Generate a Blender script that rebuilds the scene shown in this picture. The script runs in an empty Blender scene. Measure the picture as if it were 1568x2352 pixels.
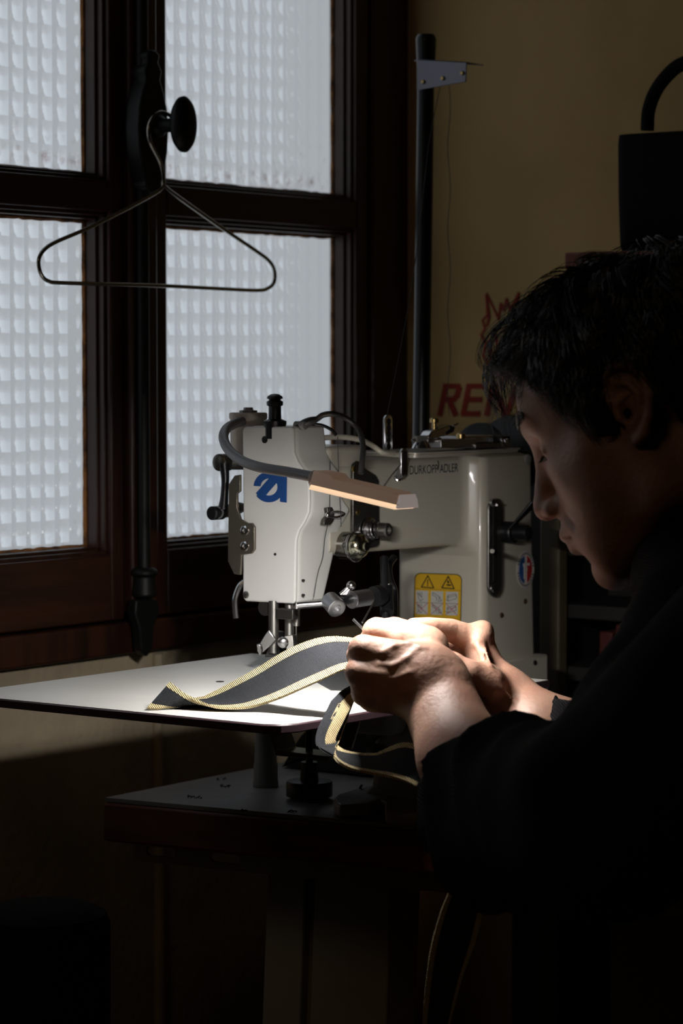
import bpy, bmesh, math, random
import numpy as np
from mathutils import Vector, Matrix
random.seed(7); rng = np.random.default_rng(7)
S = bpy.context.scene
COL = S.collection
PI = math.pi
# ------------------------------------------------------------------ camera
FPX, CX, CY, CAMZ = 6000.0, 784.0, 1176.0, 1.22
YAW, PITCH = math.radians(36.6), math.atan(336/6000)
FW = np.array([-math.sin(YAW)*math.cos(PITCH), math.cos(YAW)*math.cos(PITCH), -math.sin(PITCH)])
RT = np.array([math.cos(YAW), math.sin(YAW), 0.0]); UP = np.cross(RT, FW)
C0 = np.array([0, 0, CAMZ])
cam = bpy.data.cameras.new('camera'); camo = bpy.data.objects.new('camera', cam); COL.objects.link(camo)
camo.location = C0; camo.rotation_euler = (PI/2-PITCH, 0, YAW)
cam.sensor_fit = 'VERTICAL'; cam.sensor_height = 36; cam.lens = 36*FPX/2352
cam.clip_start = 0.05; cam.clip_end = 100
cam.dof.use_dof = True; cam.dof.focus_distance = 2.3; cam.dof.aperture_fstop = 9
S.camera = camo
# ------------------------------------------------------------------ world, exposure
S.view_settings.view_transform = 'Standard'; S.view_settings.look = 'None'
S.view_settings.gamma = 1; S.view_settings.use_curve_mapping = False
S.view_settings.exposure = 0.0
S.cycles.use_denoising = True
S.cycles.max_bounces = 7; S.cycles.diffuse_bounces = 4; S.cycles.transmission_bounces = 6
S.cycles.caustics_refractive = True; S.cycles.caustics_reflective = False
S.cycles.sample_clamp_indirect = 4
GLOW = 0.66         # daylight scattered by the frosted panes
SKY = 0.66
LAMP_W = 3.1
GLOW3 = 1.0         # glow of the added out-of-frame window, cool fill       # watts of the machine lamp
def fill_light(name, loc, size, watts, col):                  # unseen warm fill added behind and above the camera
    l = bpy.data.lights.new(name, 'AREA'); l.shape = 'DISK'; l.size = size; l.energy = watts; l.color = col
    o = bpy.data.objects.new(name, l); COL.objects.link(o); o.location = loc; return o
fill_light('warm_fill_light', (-.9, -.4, 2.5), .5, 2.4, (1, .66, .36))
W = bpy.data.worlds.new('overcast_sky'); S.world = W; W.use_nodes = True
nt = W.node_tree; nt.nodes.clear()
def wn(t, **k):
    n = nt.nodes.new(t)
    for a, b in k.items(): setattr(n, a, b)
    return n
wo = wn('ShaderNodeOutputWorld'); bg = wn('ShaderNodeBackground'); tc = wn('ShaderNodeTexCoord'); sx = wn('ShaderNodeSeparateXYZ')
ramp = wn('ShaderNodeValToRGB'); mr = wn('ShaderNodeMapRange')
mr.inputs[1].default_value = -1; mr.inputs[2].default_value = 1
nt.links.new(tc.outputs['Generated'], sx.inputs[0]); nt.links.new(sx.outputs['Z'], mr.inputs[0]); nt.links.new(mr.outputs[0], ramp.inputs[0])
e = ramp.color_ramp.elements
e[0].position = 0.0; e[0].color = (.10, .10, .10, 1); e[1].position = 1; e[1].color = (.74, .82, .95, 1)
for p, c in ((.36, (.22, .21, .19, 1)), (.46, (.48, .46, .43, 1)), (.535, (.92, .93, .94, 1)), (.72, (1.0, 1.02, 1.06, 1))):
    q = e.new(p); q.color = c
my = wn('ShaderNodeMapRange'); my.inputs[1].default_value = .15; my.inputs[2].default_value = .92; my.inputs[3].default_value = .25; my.inputs[4].default_value = 1.1
nt.links.new(sx.outputs['Y'], my.inputs[0]); nt.links.new(my.outputs[0], bg.inputs[1])
sm_ = wn('ShaderNodeMix'); sm_.data_type = 'RGBA'; sm_.blend_type = 'MULTIPLY'; sm_.inputs[0].default_value = 1; sm_.inputs[7].default_value = (SKY, SKY, SKY, 1)
nt.links.new(ramp.outputs[0], sm_.inputs[6]); nt.links.new(sm_.outputs[2], bg.inputs[0])
nt.links.new(bg.outputs[0], wo.inputs[0])

# ------------------------------------------------------------------ pixel helpers
def ray(x, y): return FW + RT*(x-CX)/FPX - UP*(y-CY)/FPX
def at(x, y, F): return C0 + ray(x, y)*F
def on(x, y, ax, v):
    r = ray(x, y); return C0 + r*(v-C0[ax])/r[ax]
def V(p): return np.array(p, dtype=float)

# ------------------------------------------------------------------ materials
MATS = {}
def mat(name, col, rough=.5, metal=0, bump=0, scale=60, noise=0, ncol=None, nscale=8, coat=0, sss=0, spec=.5, det=4, stretch=None, wave=None):
    m = bpy.data.materials.new(name); m.use_nodes = True; t = m.node_tree; b = t.nodes['Principled BSDF']
    b.inputs['Base Color'].default_value = (*col, 1); b.inputs['Roughness'].default_value = rough; b.inputs['Metallic'].default_value = metal
    b.inputs['Coat Weight'].default_value = coat; b.inputs['Specular IOR Level'].default_value = spec
    if sss:
        b.inputs['Subsurface Weight'].default_value = sss; b.inputs['Subsurface Radius'].default_value = (1, .35, .2); b.inputs['Subsurface Scale'].default_value = .004
    tc = t.nodes.new('ShaderNodeTexCoord'); mp = t.nodes.new('ShaderNodeMapping'); t.links.new(tc.outputs['Object'], mp.inputs[0])
    if stretch: mp.inputs['Scale'].default_value = stretch
    if ncol is not None:
        n = t.nodes.new('ShaderNodeTexNoise'); n.inputs['Scale'].default_value = nscale; n.inputs['Detail'].default_value = det
        t.links.new(mp.outputs[0], n.inputs[0])
        r = t.nodes.new('ShaderNodeMapRange'); r.inputs[1].default_value = .38; r.inputs[2].default_value = .72
        r.inputs[4].default_value = noise; t.links.new(n.outputs[0], r.inputs[0])
        mx = t.nodes.new('ShaderNodeMix'); mx.data_type = 'RGBA'; mx.inputs[6].default_value = (*col, 1); mx.inputs[7].default_value = (*ncol, 1)
        t.links.new(r.outputs[0], mx.inputs[0]); t.links.new(mx.outputs[2], b.inputs['Base Color'])
    if bump:
        if wave:
            n2 = t.nodes.new('ShaderNodeTexWave'); n2.inputs['Scale'].default_value = scale; n2.inputs['Distortion'].default_value = wave
            n2.bands_direction = 'DIAGONAL'
        else:
            n2 = t.nodes.new('ShaderNodeTexNoise'); n2.inputs['Scale'].default_value = scale; n2.inputs['Detail'].default_value = 5
        t.links.new(mp.outputs[0], n2.inputs[0])
        bp = t.nodes.new('ShaderNodeBump'); bp.inputs['Strength'].default_value = bump; bp.inputs['Distance'].default_value = .002
        t.links.new(n2.outputs[0], bp.inputs['Height']); t.links.new(bp.outputs[0], b.inputs['Normal'])
    MATS[name] = m
    return m
def glow(name, col, st):
    m = bpy.data.materials.new(name); m.use_nodes = True; b = m.node_tree.nodes['Principled BSDF']
    b.inputs['Base Color'].default_value = (.8, .8, .8, 1); b.inputs['Emission Color'].default_value = (*col, 1); b.inputs['Emission Strength'].default_value = st
    return m
plaster = mat('yellow_plaster', (.52, .355, .15), .9, bump=.5, scale=70, ncol=(.40, .26, .105), noise=.6, nscale=5)
plaster_w = mat('window_wall_plaster', (.44, .36, .24), .92, bump=.9, scale=110, ncol=(.26, .21, .14), noise=.8, nscale=9)
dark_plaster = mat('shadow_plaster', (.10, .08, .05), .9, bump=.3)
wood = mat('dark_varnished_wood', (.045, .013, .004), .42, bump=.35, scale=30, ncol=(.014, .004, .0015), noise=1, nscale=6, stretch=(6, 6, .7))
wood_h = mat('dark_varnished_wood_rail', (.045, .013, .004), .42, bump=.35, scale=30, ncol=(.014, .004, .0015), noise=1, nscale=6, stretch=(6, .7, 6))
putty = mat('cracked_putty', (.42, .18, .05), .8, bump=1, scale=300, ncol=(.05, .02, .008), noise=1, nscale=60)
iron = mat('black_iron', (.006, .006, .006), .5, spec=.3)
steel = mat('polished_steel', (.62, .62, .62), .22, 1)
dsteel = mat('dull_steel', (.30, .29, .27), .38, 1)
darksteel = mat('dark_grey_steel', (.085, .08, .07), .35, .8)
blackp = mat('black_plastic', (.007, .007, .008), .35, spec=.4)
enamel_lit = mat('lamplit_head_enamel', (.66, .65, .61), .32, bump=.05, scale=500, coat=.15)  # lighter copy of the machine enamel: lamplight on the head put into colour
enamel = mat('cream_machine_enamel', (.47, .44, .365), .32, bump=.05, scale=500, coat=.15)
enamel_face = mat('white_plate_enamel', (.68, .67, .64), .42, bump=.12, scale=700)
pinkp = mat('beige_plastic', (.50, .42, .36), .4)
greyrub = mat('grey_rubber', (.16, .155, .16), .5)
greyp = mat('grey_plastic', (.22, .22, .20), .45)
whitehose = mat('white_hose', (.62, .58, .48), .4)
laminate = mat('white_laminate', (.60, .59, .55), .38, ncol=(.50, .49, .45), noise=.5, nscale=14)
lamedge = mat('plum_edge_strip', (.045, .025, .03), .35)
tabletop = mat('grey_laminate', (.30, .29, .29), .45, ncol=(.22, .21, .21), noise=.6, nscale=40)
tableedge = mat('reddish_wood_edge', (.20, .055, .016), .45, ncol=(.09, .022, .007), noise=1, nscale=5, stretch=(1, 8, 8), bump=.1)
railm = mat('grey_beige_steel_paint', (.34, .30, .23), .5, ncol=(.24, .21, .16), noise=.7, nscale=9)
bluelogo = mat('blue_ink', (.006, .055, .22), .5)
navyink = mat('navy_ink', (.010, .014, .035), .5)
redpaint = mat('red_paint', (.27, .022, .008), .8, ncol=(.18, .015, .006), noise=.8, nscale=30)
yellow = mat('yellow_label', (.62, .37, .012), .45)
paper = mat('label_white', (.48, .47, .43), .5)
blackink = mat('black_ink', (.008, .007, .006), .6)
greyink = mat('grey_ink', (.10, .10, .10), .6)
redink = mat('red_ink', (.35, .06, .06), .6)
stwhite = mat('sticker_white', (.55, .52, .48), .5); stblue = mat('sticker_blue', (.02, .08, .25), .5); stred = mat('sticker_red', (.35, .02, .02), .5)
skin = mat('skin', (.34, .195, .135), .52, bump=.30, scale=260, ncol=(.28, .125, .085), noise=.6, nscale=28, sss=.12, spec=.45)
hairm = mat('black_hair', (.010, .011, .015), .27, spec=.9)
scalpm = mat('dense_black_hair', (.004, .004, .005), .8, spec=.15, bump=.6, scale=240)
browm = mat('black_brow_hair', (.008, .007, .006), .5)
knit = mat('black_knit', (.0075, .0072, .008), .95, bump=.9, scale=170, wave=2, spec=.15)
leather = mat('black_leather', (.003, .0025, .0025), .85, bump=.2, scale=150, spec=.12)
webbing = mat('black_webbing', (.016, .017, .019), .9, bump=.6, scale=420, wave=1.5, ncol=(.03, .032, .036), noise=1, nscale=900, spec=.2)
webedge = mat('cream_webbing_edge', (.62, .50, .27), .85, bump=.9, scale=260, wave=.5, ncol=(.44, .34, .17), noise=.8, nscale=500)
shelfw = mat('orange_wood', (.14, .035, .008), .6)
threadm = mat('black_thread', (.02, .02, .02), .7)
orangep = mat('orange_plastic', (.35, .10, .02), .5)
floorm = mat('dark_floor_tiles', (.05, .04, .03), .7, ncol=(.03, .022, .016), noise=1, nscale=6)
ceilm = mat('dim_ceiling', (.12, .10, .07), .9)
trousers = mat('dark_cloth', (.012, .012, .014), .95)
goldm = mat('brass_screw', (.45, .33, .14), .3, 1)

# ------------------------------------------------------------------ mesh helpers
class MB:
    def __init__(s): s.bm = bmesh.new()
    def box(s, x0, x1, y0, y1, z0, z1):
        v = [s.bm.verts.new((x, y, z)) for x in (x0, x1) for y in (y0, y1) for z in (z0, z1)]
        for f in ((0,1,3,2),(4,6,7,5),(0,4,5,1),(2,3,7,6),(0,2,6,4),(1,5,7,3)): s.bm.faces.new([v[i] for i in f])
        return s
    def rings(s, rings, cap=True, closed=True):
        R = [[s.bm.verts.new(tuple(p)) for p in r] for r in rings]
        n = len(R[0])
        for a, b in zip(R, R[1:]):
            for i in range(n if closed else n-1):
                j = (i+1) % n
                s.bm.faces.new((a[i], a[j], b[j], b[i]))
        if cap:
            s.bm.faces.new(R[0][::-1]); s.bm.faces.new(R[-1])
        return s
    def lathe(s, o, d, prof, seg=24, cap=True):          # prof: (distance along d, radius)
        o = V(o); d = V(d); d = d/np.linalg.norm(d)
        a = np.cross(d, (0, 0, 1.0)) if abs(d[2]) < .9 else np.cross(d, (1.0, 0, 0)); a /= np.linalg.norm(a); b = np.cross(d, a)
        return s.rings([[o+d*t+(a*math.cos(k*2*PI/seg)+b*math.sin(k*2*PI/seg))*max(r, 1e-5) for k in range(seg)] for t, r in prof], cap)
    def cyl(s, p, q, r, r2=None, seg=20):
        p = V(p); q = V(q); return s.lathe(p, q-p, [(0, r), (np.linalg.norm(q-p), r if r2 is None else r2)], seg)
    def tube(s, pts, r, seg=10, sub=6):
        P = smooth(pts, sub) if sub else [V(p) for p in pts]; n = len(P)
        rr = r if callable(r) else (lambda t: r)
        prev = None; R = []
        for i, p in enumerate(P):
            t = P[min(i+1, n-1)]-P[max(i-1, 0)]; t = t/np.linalg.norm(t)
            if prev is None: a = np.cross(t, (0, 0, 1.0)) if abs(t[2]) < .9 else np.cross(t, (1.0, 0, 0))
            else: a = prev - t*(prev@t)
            a = a/np.linalg.norm(a); prev = a; b = np.cross(t, a); q = rr(i/(n-1))
            R.append([p+(a*math.cos(k*2*PI/seg)+b*math.sin(k*2*PI/seg))*q for k in range(seg)])
        return s.rings(R)
    def prism(s, pts, vec):
        v = V(vec); a = [s.bm.verts.new(tuple(p)) for p in pts]; b = [s.bm.verts.new(tuple(V(p)+v)) for p in pts]; n = len(a)
        s.bm.faces.new(a); s.bm.faces.new(b[::-1])
        for i in range(n): s.bm.faces.new((a[i], b[i], b[(i+1) % n], a[(i+1) % n]))
        return s
    def sphere(s, c, r, sc=(1, 1, 1), seg=16):
        m = Matrix.Translation(Vector(c)) @ Matrix.Diagonal((r*sc[0], r*sc[1], r*sc[2], 1))
        bmesh.ops.create_uvsphere(s.bm, u_segments=seg, v_segments=seg//2+2, radius=1, matrix=m); return s
def smooth(pts, sub=6):                                   # Catmull-Rom
    P = [V(p) for p in pts]; P = [2*P[0]-P[1]] + P + [2*P[-1]-P[-2]]; o = []
    for i in range(1, len(P)-2):
        for k in range(sub):
            t = k/sub; a, b, c, d = P[i-1:i+3]
            o.append(.5*((2*b)+(c-a)*t+(2*a-5*b+4*c-d)*t*t+(3*b-a-3*c+d)*t**3))
    o.append(P[-2]); return o
ORG = {}
def thing(name, label, cat, loc, group=None):
    o = bpy.data.objects.new(name, None); COL.objects.link(o); o.location = V(loc); o.empty_display_size = .05
    o['label'] = label; o['category'] = cat
    if group: o['group'] = group
    return o
def wloc(o):
    l = Vector((0, 0, 0))
    while o is not None: l += o.location; o = o.parent
    return l
def obj(name, mb, m, parent=None, bevel=0, seg=2, sm=True, label=None):
    bm = mb.bm if isinstance(mb, MB) else mb
    bmesh.ops.recalc_face_normals(bm, faces=bm.faces)
    me = bpy.data.meshes.new(name); bm.to_mesh(me); bm.free()
    return objme(name, me, m, parent, bevel, seg, sm, label)
def objme(name, me, m, parent=None, bevel=0, seg=2, sm=True, label=None):
    for q in (m if isinstance(m, (list, tuple)) else [m]): me.materials.append(q)
    o = bpy.data.objects.new(name, me); COL.objects.link(o)
    if parent is not None:
        o.parent = parent; o.location = -wloc(parent)
    if sm:
        me.polygons.foreach_set('use_smooth', [True]*len(me.polygons))
        try: me.set_sharp_from_angle(angle=math.radians(35))
        except Exception: pass
    if bevel:
        b = o.modifiers.new('bevel', 'BEVEL'); b.width = bevel; b.segments = seg; b.limit_method = 'ANGLE'; b.angle_limit = math.radians(40); b.harden_normals = False
    if label: o['label'] = label
    return o
def tag(o, label, cat, group=None, kind=None):
    if label: o['label'] = label
    if cat: o['category'] = cat
    if group: o['group'] = group
    if kind: o['kind'] = kind
    return o
def struct(o): o['kind'] = 'structure'; return o
def rebase(o):                                             # origin of a one-mesh thing moved to its base
    me = o.data; n = len(me.vertices); a = np.empty(n*3); me.vertices.foreach_get('co', a); a = a.reshape(-1, 3)
    c = np.array([(a[:, 0].min()+a[:, 0].max())/2, (a[:, 1].min()+a[:, 1].max())/2, a[:, 2].min()])
    me.vertices.foreach_set('co', (a-c).ravel()); o.location = c; return o
def rrect(cx, cy, w, h, r, n=5):
    o = []
    for sx_, sy_, a0 in ((1, 1, 0), (-1, 1, 90), (-1, -1, 180), (1, -1, 270)):
        for k in range(n+1):
            a = math.radians(a0+90*k/n); o.append((cx+sx_*(w/2-r)+r*math.cos(a), cy+sy_*(h/2-r)+r*math.sin(a)))
    return o
def strokes(bm_mb, lines, w, mp, thick, closed=False):     # lines in a 2D frame drawn as thick strips; mp(u, v) -> 3D point on the surface, thick = offset vector
    seg_n = 0
    for ln in lines:
        L = [V(p) for p in ln]
        for a, b in zip(L, L[1:]):
            d = b-a; n = np.linalg.norm(d)
            if n < 1e-9: continue
            d = d/n; q = np.array([-d[1], d[0]])*w/2; e0 = a-d*w*.35; e1 = b+d*w*.35
            bm_mb.prism([mp(*(e0+q)), mp(*(e1+q)), mp(*(e1-q)), mp(*(e0-q))], V(thick)*(1+.13*(seg_n % 9))); seg_n += 1

# ------------------------------------------------------------------ signed-distance modelling of organic bodies
def surf_nets(f, lo, hi, h):
    lo = V(lo); hi = V(hi); n = np.ceil((hi-lo)/h).astype(int)+1
    xs = [(lo[i]+h*np.arange(n[i])).astype(np.float32) for i in range(3)]
    vals = np.empty(n, np.float32)
    YY, ZZ = np.meshgrid(xs[1], xs[2], indexing='ij')
    st = max(1, int(400000/(n[1]*n[2])))
    for i in range(0, n[0], st):
        xx = xs[0][i:i+st]; k = len(xx)
        P = np.stack([np.repeat(xx, YY.size), np.tile(YY.ravel(), k), np.tile(ZZ.ravel(), k)], 1)
        vals[i:i+k] = f(P).reshape(k, n[1], n[2])
    s = vals < 0; m = tuple(n-1)
    acc = np.zeros(m+(3,), np.float32); cnt = np.zeros(m, np.float32)
    offs = [(a, b, c) for a in (0, 1) for b in (0, 1) for c in (0, 1)]
    def sub(a, o): return a[o[0]:o[0]+m[0], o[1]:o[1]+m[1], o[2]:o[2]+m[2]]
    for ax in range(3):
        for o in offs:
            if o[ax]: continue
            p = list(o); p[ax] = 1
            va, vb = sub(vals, o), sub(vals, p); x = (va < 0) != (vb < 0)
            t = np.where(x, va/np.where(x, va-vb, 1), 0)
            for k in range(3): acc[..., k] += np.where(x, o[k]+(t if k == ax else 0), 0)
            cnt += x
    act = cnt > 0; idx = -np.ones(m, int); idx[act] = np.arange(act.sum())
    ijk = np.argwhere(act); co = (ijk + acc[act]/cnt[act][:, None])*h + lo
    F = []
    for ax in range(3):
        b, c = (ax+1) % 3, (ax+2) % 3
        sl = [slice(None)]*3; sr = [slice(None)]*3; sl[ax] = slice(0, -1); sr[ax] = slice(1, None)
        a0, a1 = s[tuple(sl)], s[tuple(sr)]; e = np.argwhere(a0 != a1)
        e = e[(e[:, b] > 0) & (e[:, c] > 0) & (e[:, b] < m[b]) & (e[:, c] < m[c]) & (e[:, ax] < m[ax])]
        flip = s[tuple(e.T)]
        q = []
        for db, dc in ((-1, -1), (0, -1), (0, 0), (-1, 0)):
            g = e.copy(); g[:, b] += db; g[:, c] += dc; q.append(idx[tuple(g.T)])
        q = np.stack(q, 1); q[~flip] = q[~flip][:, ::-1]; F.append(q)
    return co, np.concatenate(F)
def mesh_from(name, parts):
    me = bpy.data.meshes.new(name); vs = []; fs = []; o = 0
    for v, f in parts: vs.append(v); fs.append(f+o); o += len(v)
    v = np.concatenate(vs); f = np.concatenate(fs)
    me.from_pydata(v.tolist(), [], f.tolist()); me.validate(); return me
def smin(a, b, k):
    h = np.clip(.5+.5*(b-a)/k, 0, 1); return b*(1-h)+a*h-k*h*(1-h)
def smax(a, b, k): return -smin(-a, -b, k)
def cap(P, a, b, ra, rb=None):
    rb = ra if rb is None else rb
    a = np.asarray(a, np.float32); d = np.asarray(b, np.float32)-a; L = max(float(d@d), 1e-10)
    q = P-a; t = np.clip(q@d/L, 0, 1); q = q-t[:, None]*d
    return np.sqrt((q*q).sum(1)) - (ra+(rb-ra)*t)
def ell(P, c, r):
    q = (P-np.asarray(c, np.float32)); r = np.asarray(r, np.float32)
    k0 = np.sqrt(((q/r)**2).sum(1)); k1 = np.sqrt(((q/(r*r))**2).sum(1)); return k0*(k0-1)/np.maximum(k1, 1e-6)
def chain(P, pts, rs, k=0.0):
    d = None
    for i in range(len(pts)-1):
        c = cap(P, pts[i], pts[i+1], rs[i], rs[i+1]); d = c if d is None else (smin(d, c, k) if k else np.minimum(d, c))
    return d

# ================================================================== THE ROOM
XW, YB = -1.865, 2.62          # window wall and back wall planes
WY0, WY1, WZ0, WZ1 = 1.66, 2.62, .911, 2.12
m = MB()
m.box(XW-.30, XW, -1.6, 1.20, 0, 2.6); m.box(XW-.30, XW, 1.64, WY0, 0, 2.6); m.box(XW-.30, XW, 1.20, 1.64, 0, 1.10); m.box(XW-.30, XW, 1.20, 1.64, 1.65, 2.6); m.box(XW-.30, XW, WY0, YB+.1, 0, WZ0); m.box(XW-.30, XW, WY0, YB+.1, WZ1, 2.6); m.box(XW-.30, XW-.10, YB, YB+.1, WZ0, WZ1)
wl = struct(obj('wall_left', m, plaster_w, sm=False))
struct(obj('wall_back', MB().box(XW, 2.6, YB, YB+.1, 0, 2.6), plaster, sm=False))
struct(obj('wall_right', MB().box(2.6, 2.7, -1.6, YB+.1, 0, 2.6), dark_plaster, sm=False))
struct(obj('wall_front', MB().box(XW, 2.6, -1.7, -1.6, 0, 2.6), dark_plaster, sm=False))
struct(obj('floor', MB().box(XW-.3, 2.7, -1.7, YB+.1, -.1, 0), floorm, sm=False))
struct(obj('ceiling', MB().box(XW-.3, 2.7, -1.7, YB+.1, 2.6, 2.7), ceilm, sm=False))
a = on(358, 1700, 0, XW)
struct(obj('trim_2', MB().cyl((XW+.003, a[1], 0), (XW+.003, a[1], .905), .006, seg=12), plaster_w))

# pressed-glass material: a grid of small lens cells, lit from behind by the overcast sky
def pane_material():
    m = bpy.data.materials.new('pressed_grid_glass'); m.use_nodes = True; t = m.node_tree; t.nodes.clear()
    def N(ty, **k):
        n = t.nodes.new(ty)
        for a_, b_ in k.items(): setattr(n, a_, b_)
        return n
    L = t.links.new
    def M(op, a_, b_=None, c_=None):
        n = N('ShaderNodeMath', operation=op)
        for i, q in enumerate((a_, b_, c_)):
            if q is None: continue
            if isinstance(q, (int, float)): n.inputs[i].default_value = q
            else: L(q, n.inputs[i])
        return n.outputs[0]
    tc = N('ShaderNodeTexCoord'); s = N('ShaderNodeSeparateXYZ'); nz = N('ShaderNodeTexNoise'); nz.inputs['Scale'].default_value = 14
    L(tc.outputs['Object'], s.inputs[0]); L(tc.outputs['Object'], nz.inputs[0])
    wob = M('MULTIPLY', M('SUBTRACT', nz.outputs[0], .5), .006)
    u = M('SUBTRACT', M('FRACT', M('DIVIDE', M('ADD', s.outputs['Y'], M('MULTIPLY', wob, .3)), .0218)), .5)
    v = M('SUBTRACT', M('FRACT', M('DIVIDE', M('ADD', s.outputs['Z'], wob), .0246)), .5)
    hu = M('MULTIPLY', M('MULTIPLY', u, u), -1.0); hv = M('MULTIPLY', M('MULTIPLY', v, v), -1.3)
    h = M('ADD', hu, hv)
    n2 = N('ShaderNodeTexNoise'); n2.inputs['Scale'].default_value = 260; L(tc.outputs['Object'], n2.inputs[0])
    h = M('ADD', h, M('MULTIPLY', n2.outputs[0], .02))
    ge = N('ShaderNodeNewGeometry'); sg = N('ShaderNodeSeparateXYZ'); L(ge.outputs['True Normal'], sg.inputs[0])
    h = M('MULTIPLY', h, M('GREATER_THAN', M('MULTIPLY', sg.outputs['X'], M('SUBTRACT', 1.0, M('MULTIPLY', ge.outputs['Backfacing'], 2.0))), .5))
    bp = N('ShaderNodeBump'); bp.inputs['Strength'].default_value = 1.0; bp.inputs['Distance'].default_value = .022; L(h, bp.inputs['Height'])
    ref = N('ShaderNodeBsdfRefraction'); ref.inputs['Roughness'].default_value = .10; ref.inputs['IOR'].default_value = 1.45; L(bp.outputs[0], ref.inputs['Normal'])
    gl = N('ShaderNodeBsdfGlossy'); gl.inputs['Roughness'].default_value = .25; gl.inputs[0].default_value = (.06, .06, .06, 1); L(bp.outputs[0], gl.inputs['Normal'])
    # grime: rusty spots, thicker in the lowest cells of each pane
    n3 = N('ShaderNodeTexNoise'); n3.inputs['Scale'].default_value = 95; n3.inputs['Detail'].default_value = 6; L(tc.outputs['Object'], n3.inputs[0])
    n4 = N('ShaderNodeTexNoise'); n4.inputs['Scale'].default_value = 5; n4.inputs['Detail'].default_value = 3; L(tc.outputs['Object'], n4.inputs[0])
    at_ = N('ShaderNodeAttribute'); at_.attribute_name = 'low'
    low = M('POWER', at_.outputs['Fac'], 16.0)
    cen = M('SUBTRACT', 1.0, M('MULTIPLY', M('ADD', M('MULTIPLY', u, u), M('MULTIPLY', v, v)), 4.2))
    dirt = M('MULTIPLY', M('MULTIPLY', M('MAXIMUM', M('SUBTRACT', M('ADD', n3.outputs[0], M('MULTIPLY', low, .20)), .62), 0.0), 4.0), M('ADD', M('MULTIPLY', low, 1.0), .05))
    dirt = M('MINIMUM', M('MULTIPLY', dirt, M('MAXIMUM', cen, .2)), .85)
    film = M('MULTIPLY', M('MAXIMUM', M('SUBTRACT', n4.outputs[0], .45), 0.0), .7)
    c1 = N('ShaderNodeMix', data_type='RGBA'); c1.inputs[6].default_value = (.90, .95, 1.0, 1); c1.inputs[7].default_value = (.80, .84, .87, 1); L(film, c1.inputs[0])
    c2 = N('ShaderNodeMix', data_type='RGBA'); L(c1.outputs[2], c2.inputs[6]); c2.inputs[7].default_value = (.20, .055, .025, 1); L(dirt, c2.inputs[0])
    em = N('ShaderNodeEmission'); em.inputs[1].default_value = GLOW; L(c2.outputs[2], em.inputs[0]); L(c2.outputs[2], ref.inputs[0])
    mx = N('ShaderNodeMixShader'); mx.inputs[0].default_value = .62; L(em.outputs[0], mx.inputs[1]); L(ref.outputs[0], mx.inputs[2])
    ad = N('ShaderNodeAddShader'); L(mx.outputs[0], ad.inputs[0]); L(gl.outputs[0], ad.inputs[1])
    o = N('ShaderNodeOutputMaterial'); L(ad.outputs[0], o.inputs[0])
    return m
glass = pane_material()
XF, XG = -1.850, -1.882          # sash face, glass
def yF(px): return on(px, 900, 0, XF)[1]
def yG(px): return on(px, 900, 0, XG)[1]
def zF(px, py): return on(px, py, 0, XF)[2]
def pane(y0, y1, z0, z1, par):
    o = obj('glass_pane', MB().box(XG-.004, XG, y0, y1, z0, z1), glass, par, sm=False)
    at_ = o.data.attributes.new('low', 'FLOAT', 'POINT'); at_.data.foreach_set('value', [1.0 if v.co.z < (z0+z1)/2 else 0.0 for v in o.data.vertices])
    return o
ZM0, ZM1, ZB, ZS, ZT = zF(383, 508)-.0, zF(383, 413), zF(387, 1258), zF(283, 1423), 2.07
def sash(name, y0, ya, yb, y1, label_):
    root = bpy.data.objects.new(name, None); COL.objects.link(root); root.location = (XF, (y0+y1)/2, ZS); root['kind'] = 'structure'
    m = MB(); X0, X1 = XF-.045, XF
    m.box(X0, X1, y0, ya, ZS, ZT); m.box(X0, X1, yb, y1, ZS, ZT)
    o = obj('stile', m, wood, root, bevel=.0025)
    m = MB(); m.box(X0, X1, ya, yb, ZS, ZB-.002); m.box(X0, X1, ya, yb, ZM0+.006, ZM1-.006); m.box(X0, X1, ya, yb, ZT-.06, ZT)
    obj('rail', m, wood_h, root, bevel=.002)
    m = MB()                                                # stepped bead round each pane
    for z0, z1 in ((ZB-.002, ZM0+.006), (ZM1-.006, ZT-.06)):
        for d, xx in ((.007, XF-.006), (.013, XF-.014)):
            m.box(X0+.004, xx, ya-.001, yb+.001, z0-.001, z0+d*.6); m.box(X0+.004, xx, ya-.001, yb+.001, z1-d*.6, z1+.001)
            m.box(X0+.004, xx, yb-d*.55, yb+.001, z0, z1); m.box(X0+.004, xx, ya-.001, ya+d*.3, z0, z1)
    obj('glazing_bead', m, wood, root, bevel=.0012)
    m = MB()
    r2 = random.Random(len(name)+int(y0*100))
    for z0, z1 in ((ZB+.004, ZM0), (ZM1, ZT-.066)):          # lumpy putty line
        def line(p, q):
            n = 40; pts = [V(p)+(V(q)-V(p))*k/n+np.array([0, r2.uniform(-.0007, .0007), r2.uniform(-.0007, .0007)]) for k in range(n+1)]
            m.tube(pts, lambda t: .0028, 6, 0)
        e0, e1 = ya+.004, yb-.0075
        line((XG+.001, e0, z0+.002), (XG+.001, e1, z0+.002)); line((XG+.001, e1, z0), (XG+.001, e1, z1)); line((XG+.001, e0, z1-.003), (XG+.001, e1, z1-.003)); line((XG+.001, e0, z0), (XG+.001, e0, z1))
    obj('putty', m, putty, root)
    pane(ya, yb-.006, ZB+.001, ZM0+.002, root); pane(ya, yb-.006, ZM1-.002, ZT-.062, root)
    return root
w1 = sash('window_1', WY0+.055, WY0+.055+.09, yG(193)+.007, yF(284), '')
w2 = sash('window_2', yF(347)-.01, yF(385), yG(762)+.007, yF(846), '')
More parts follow.
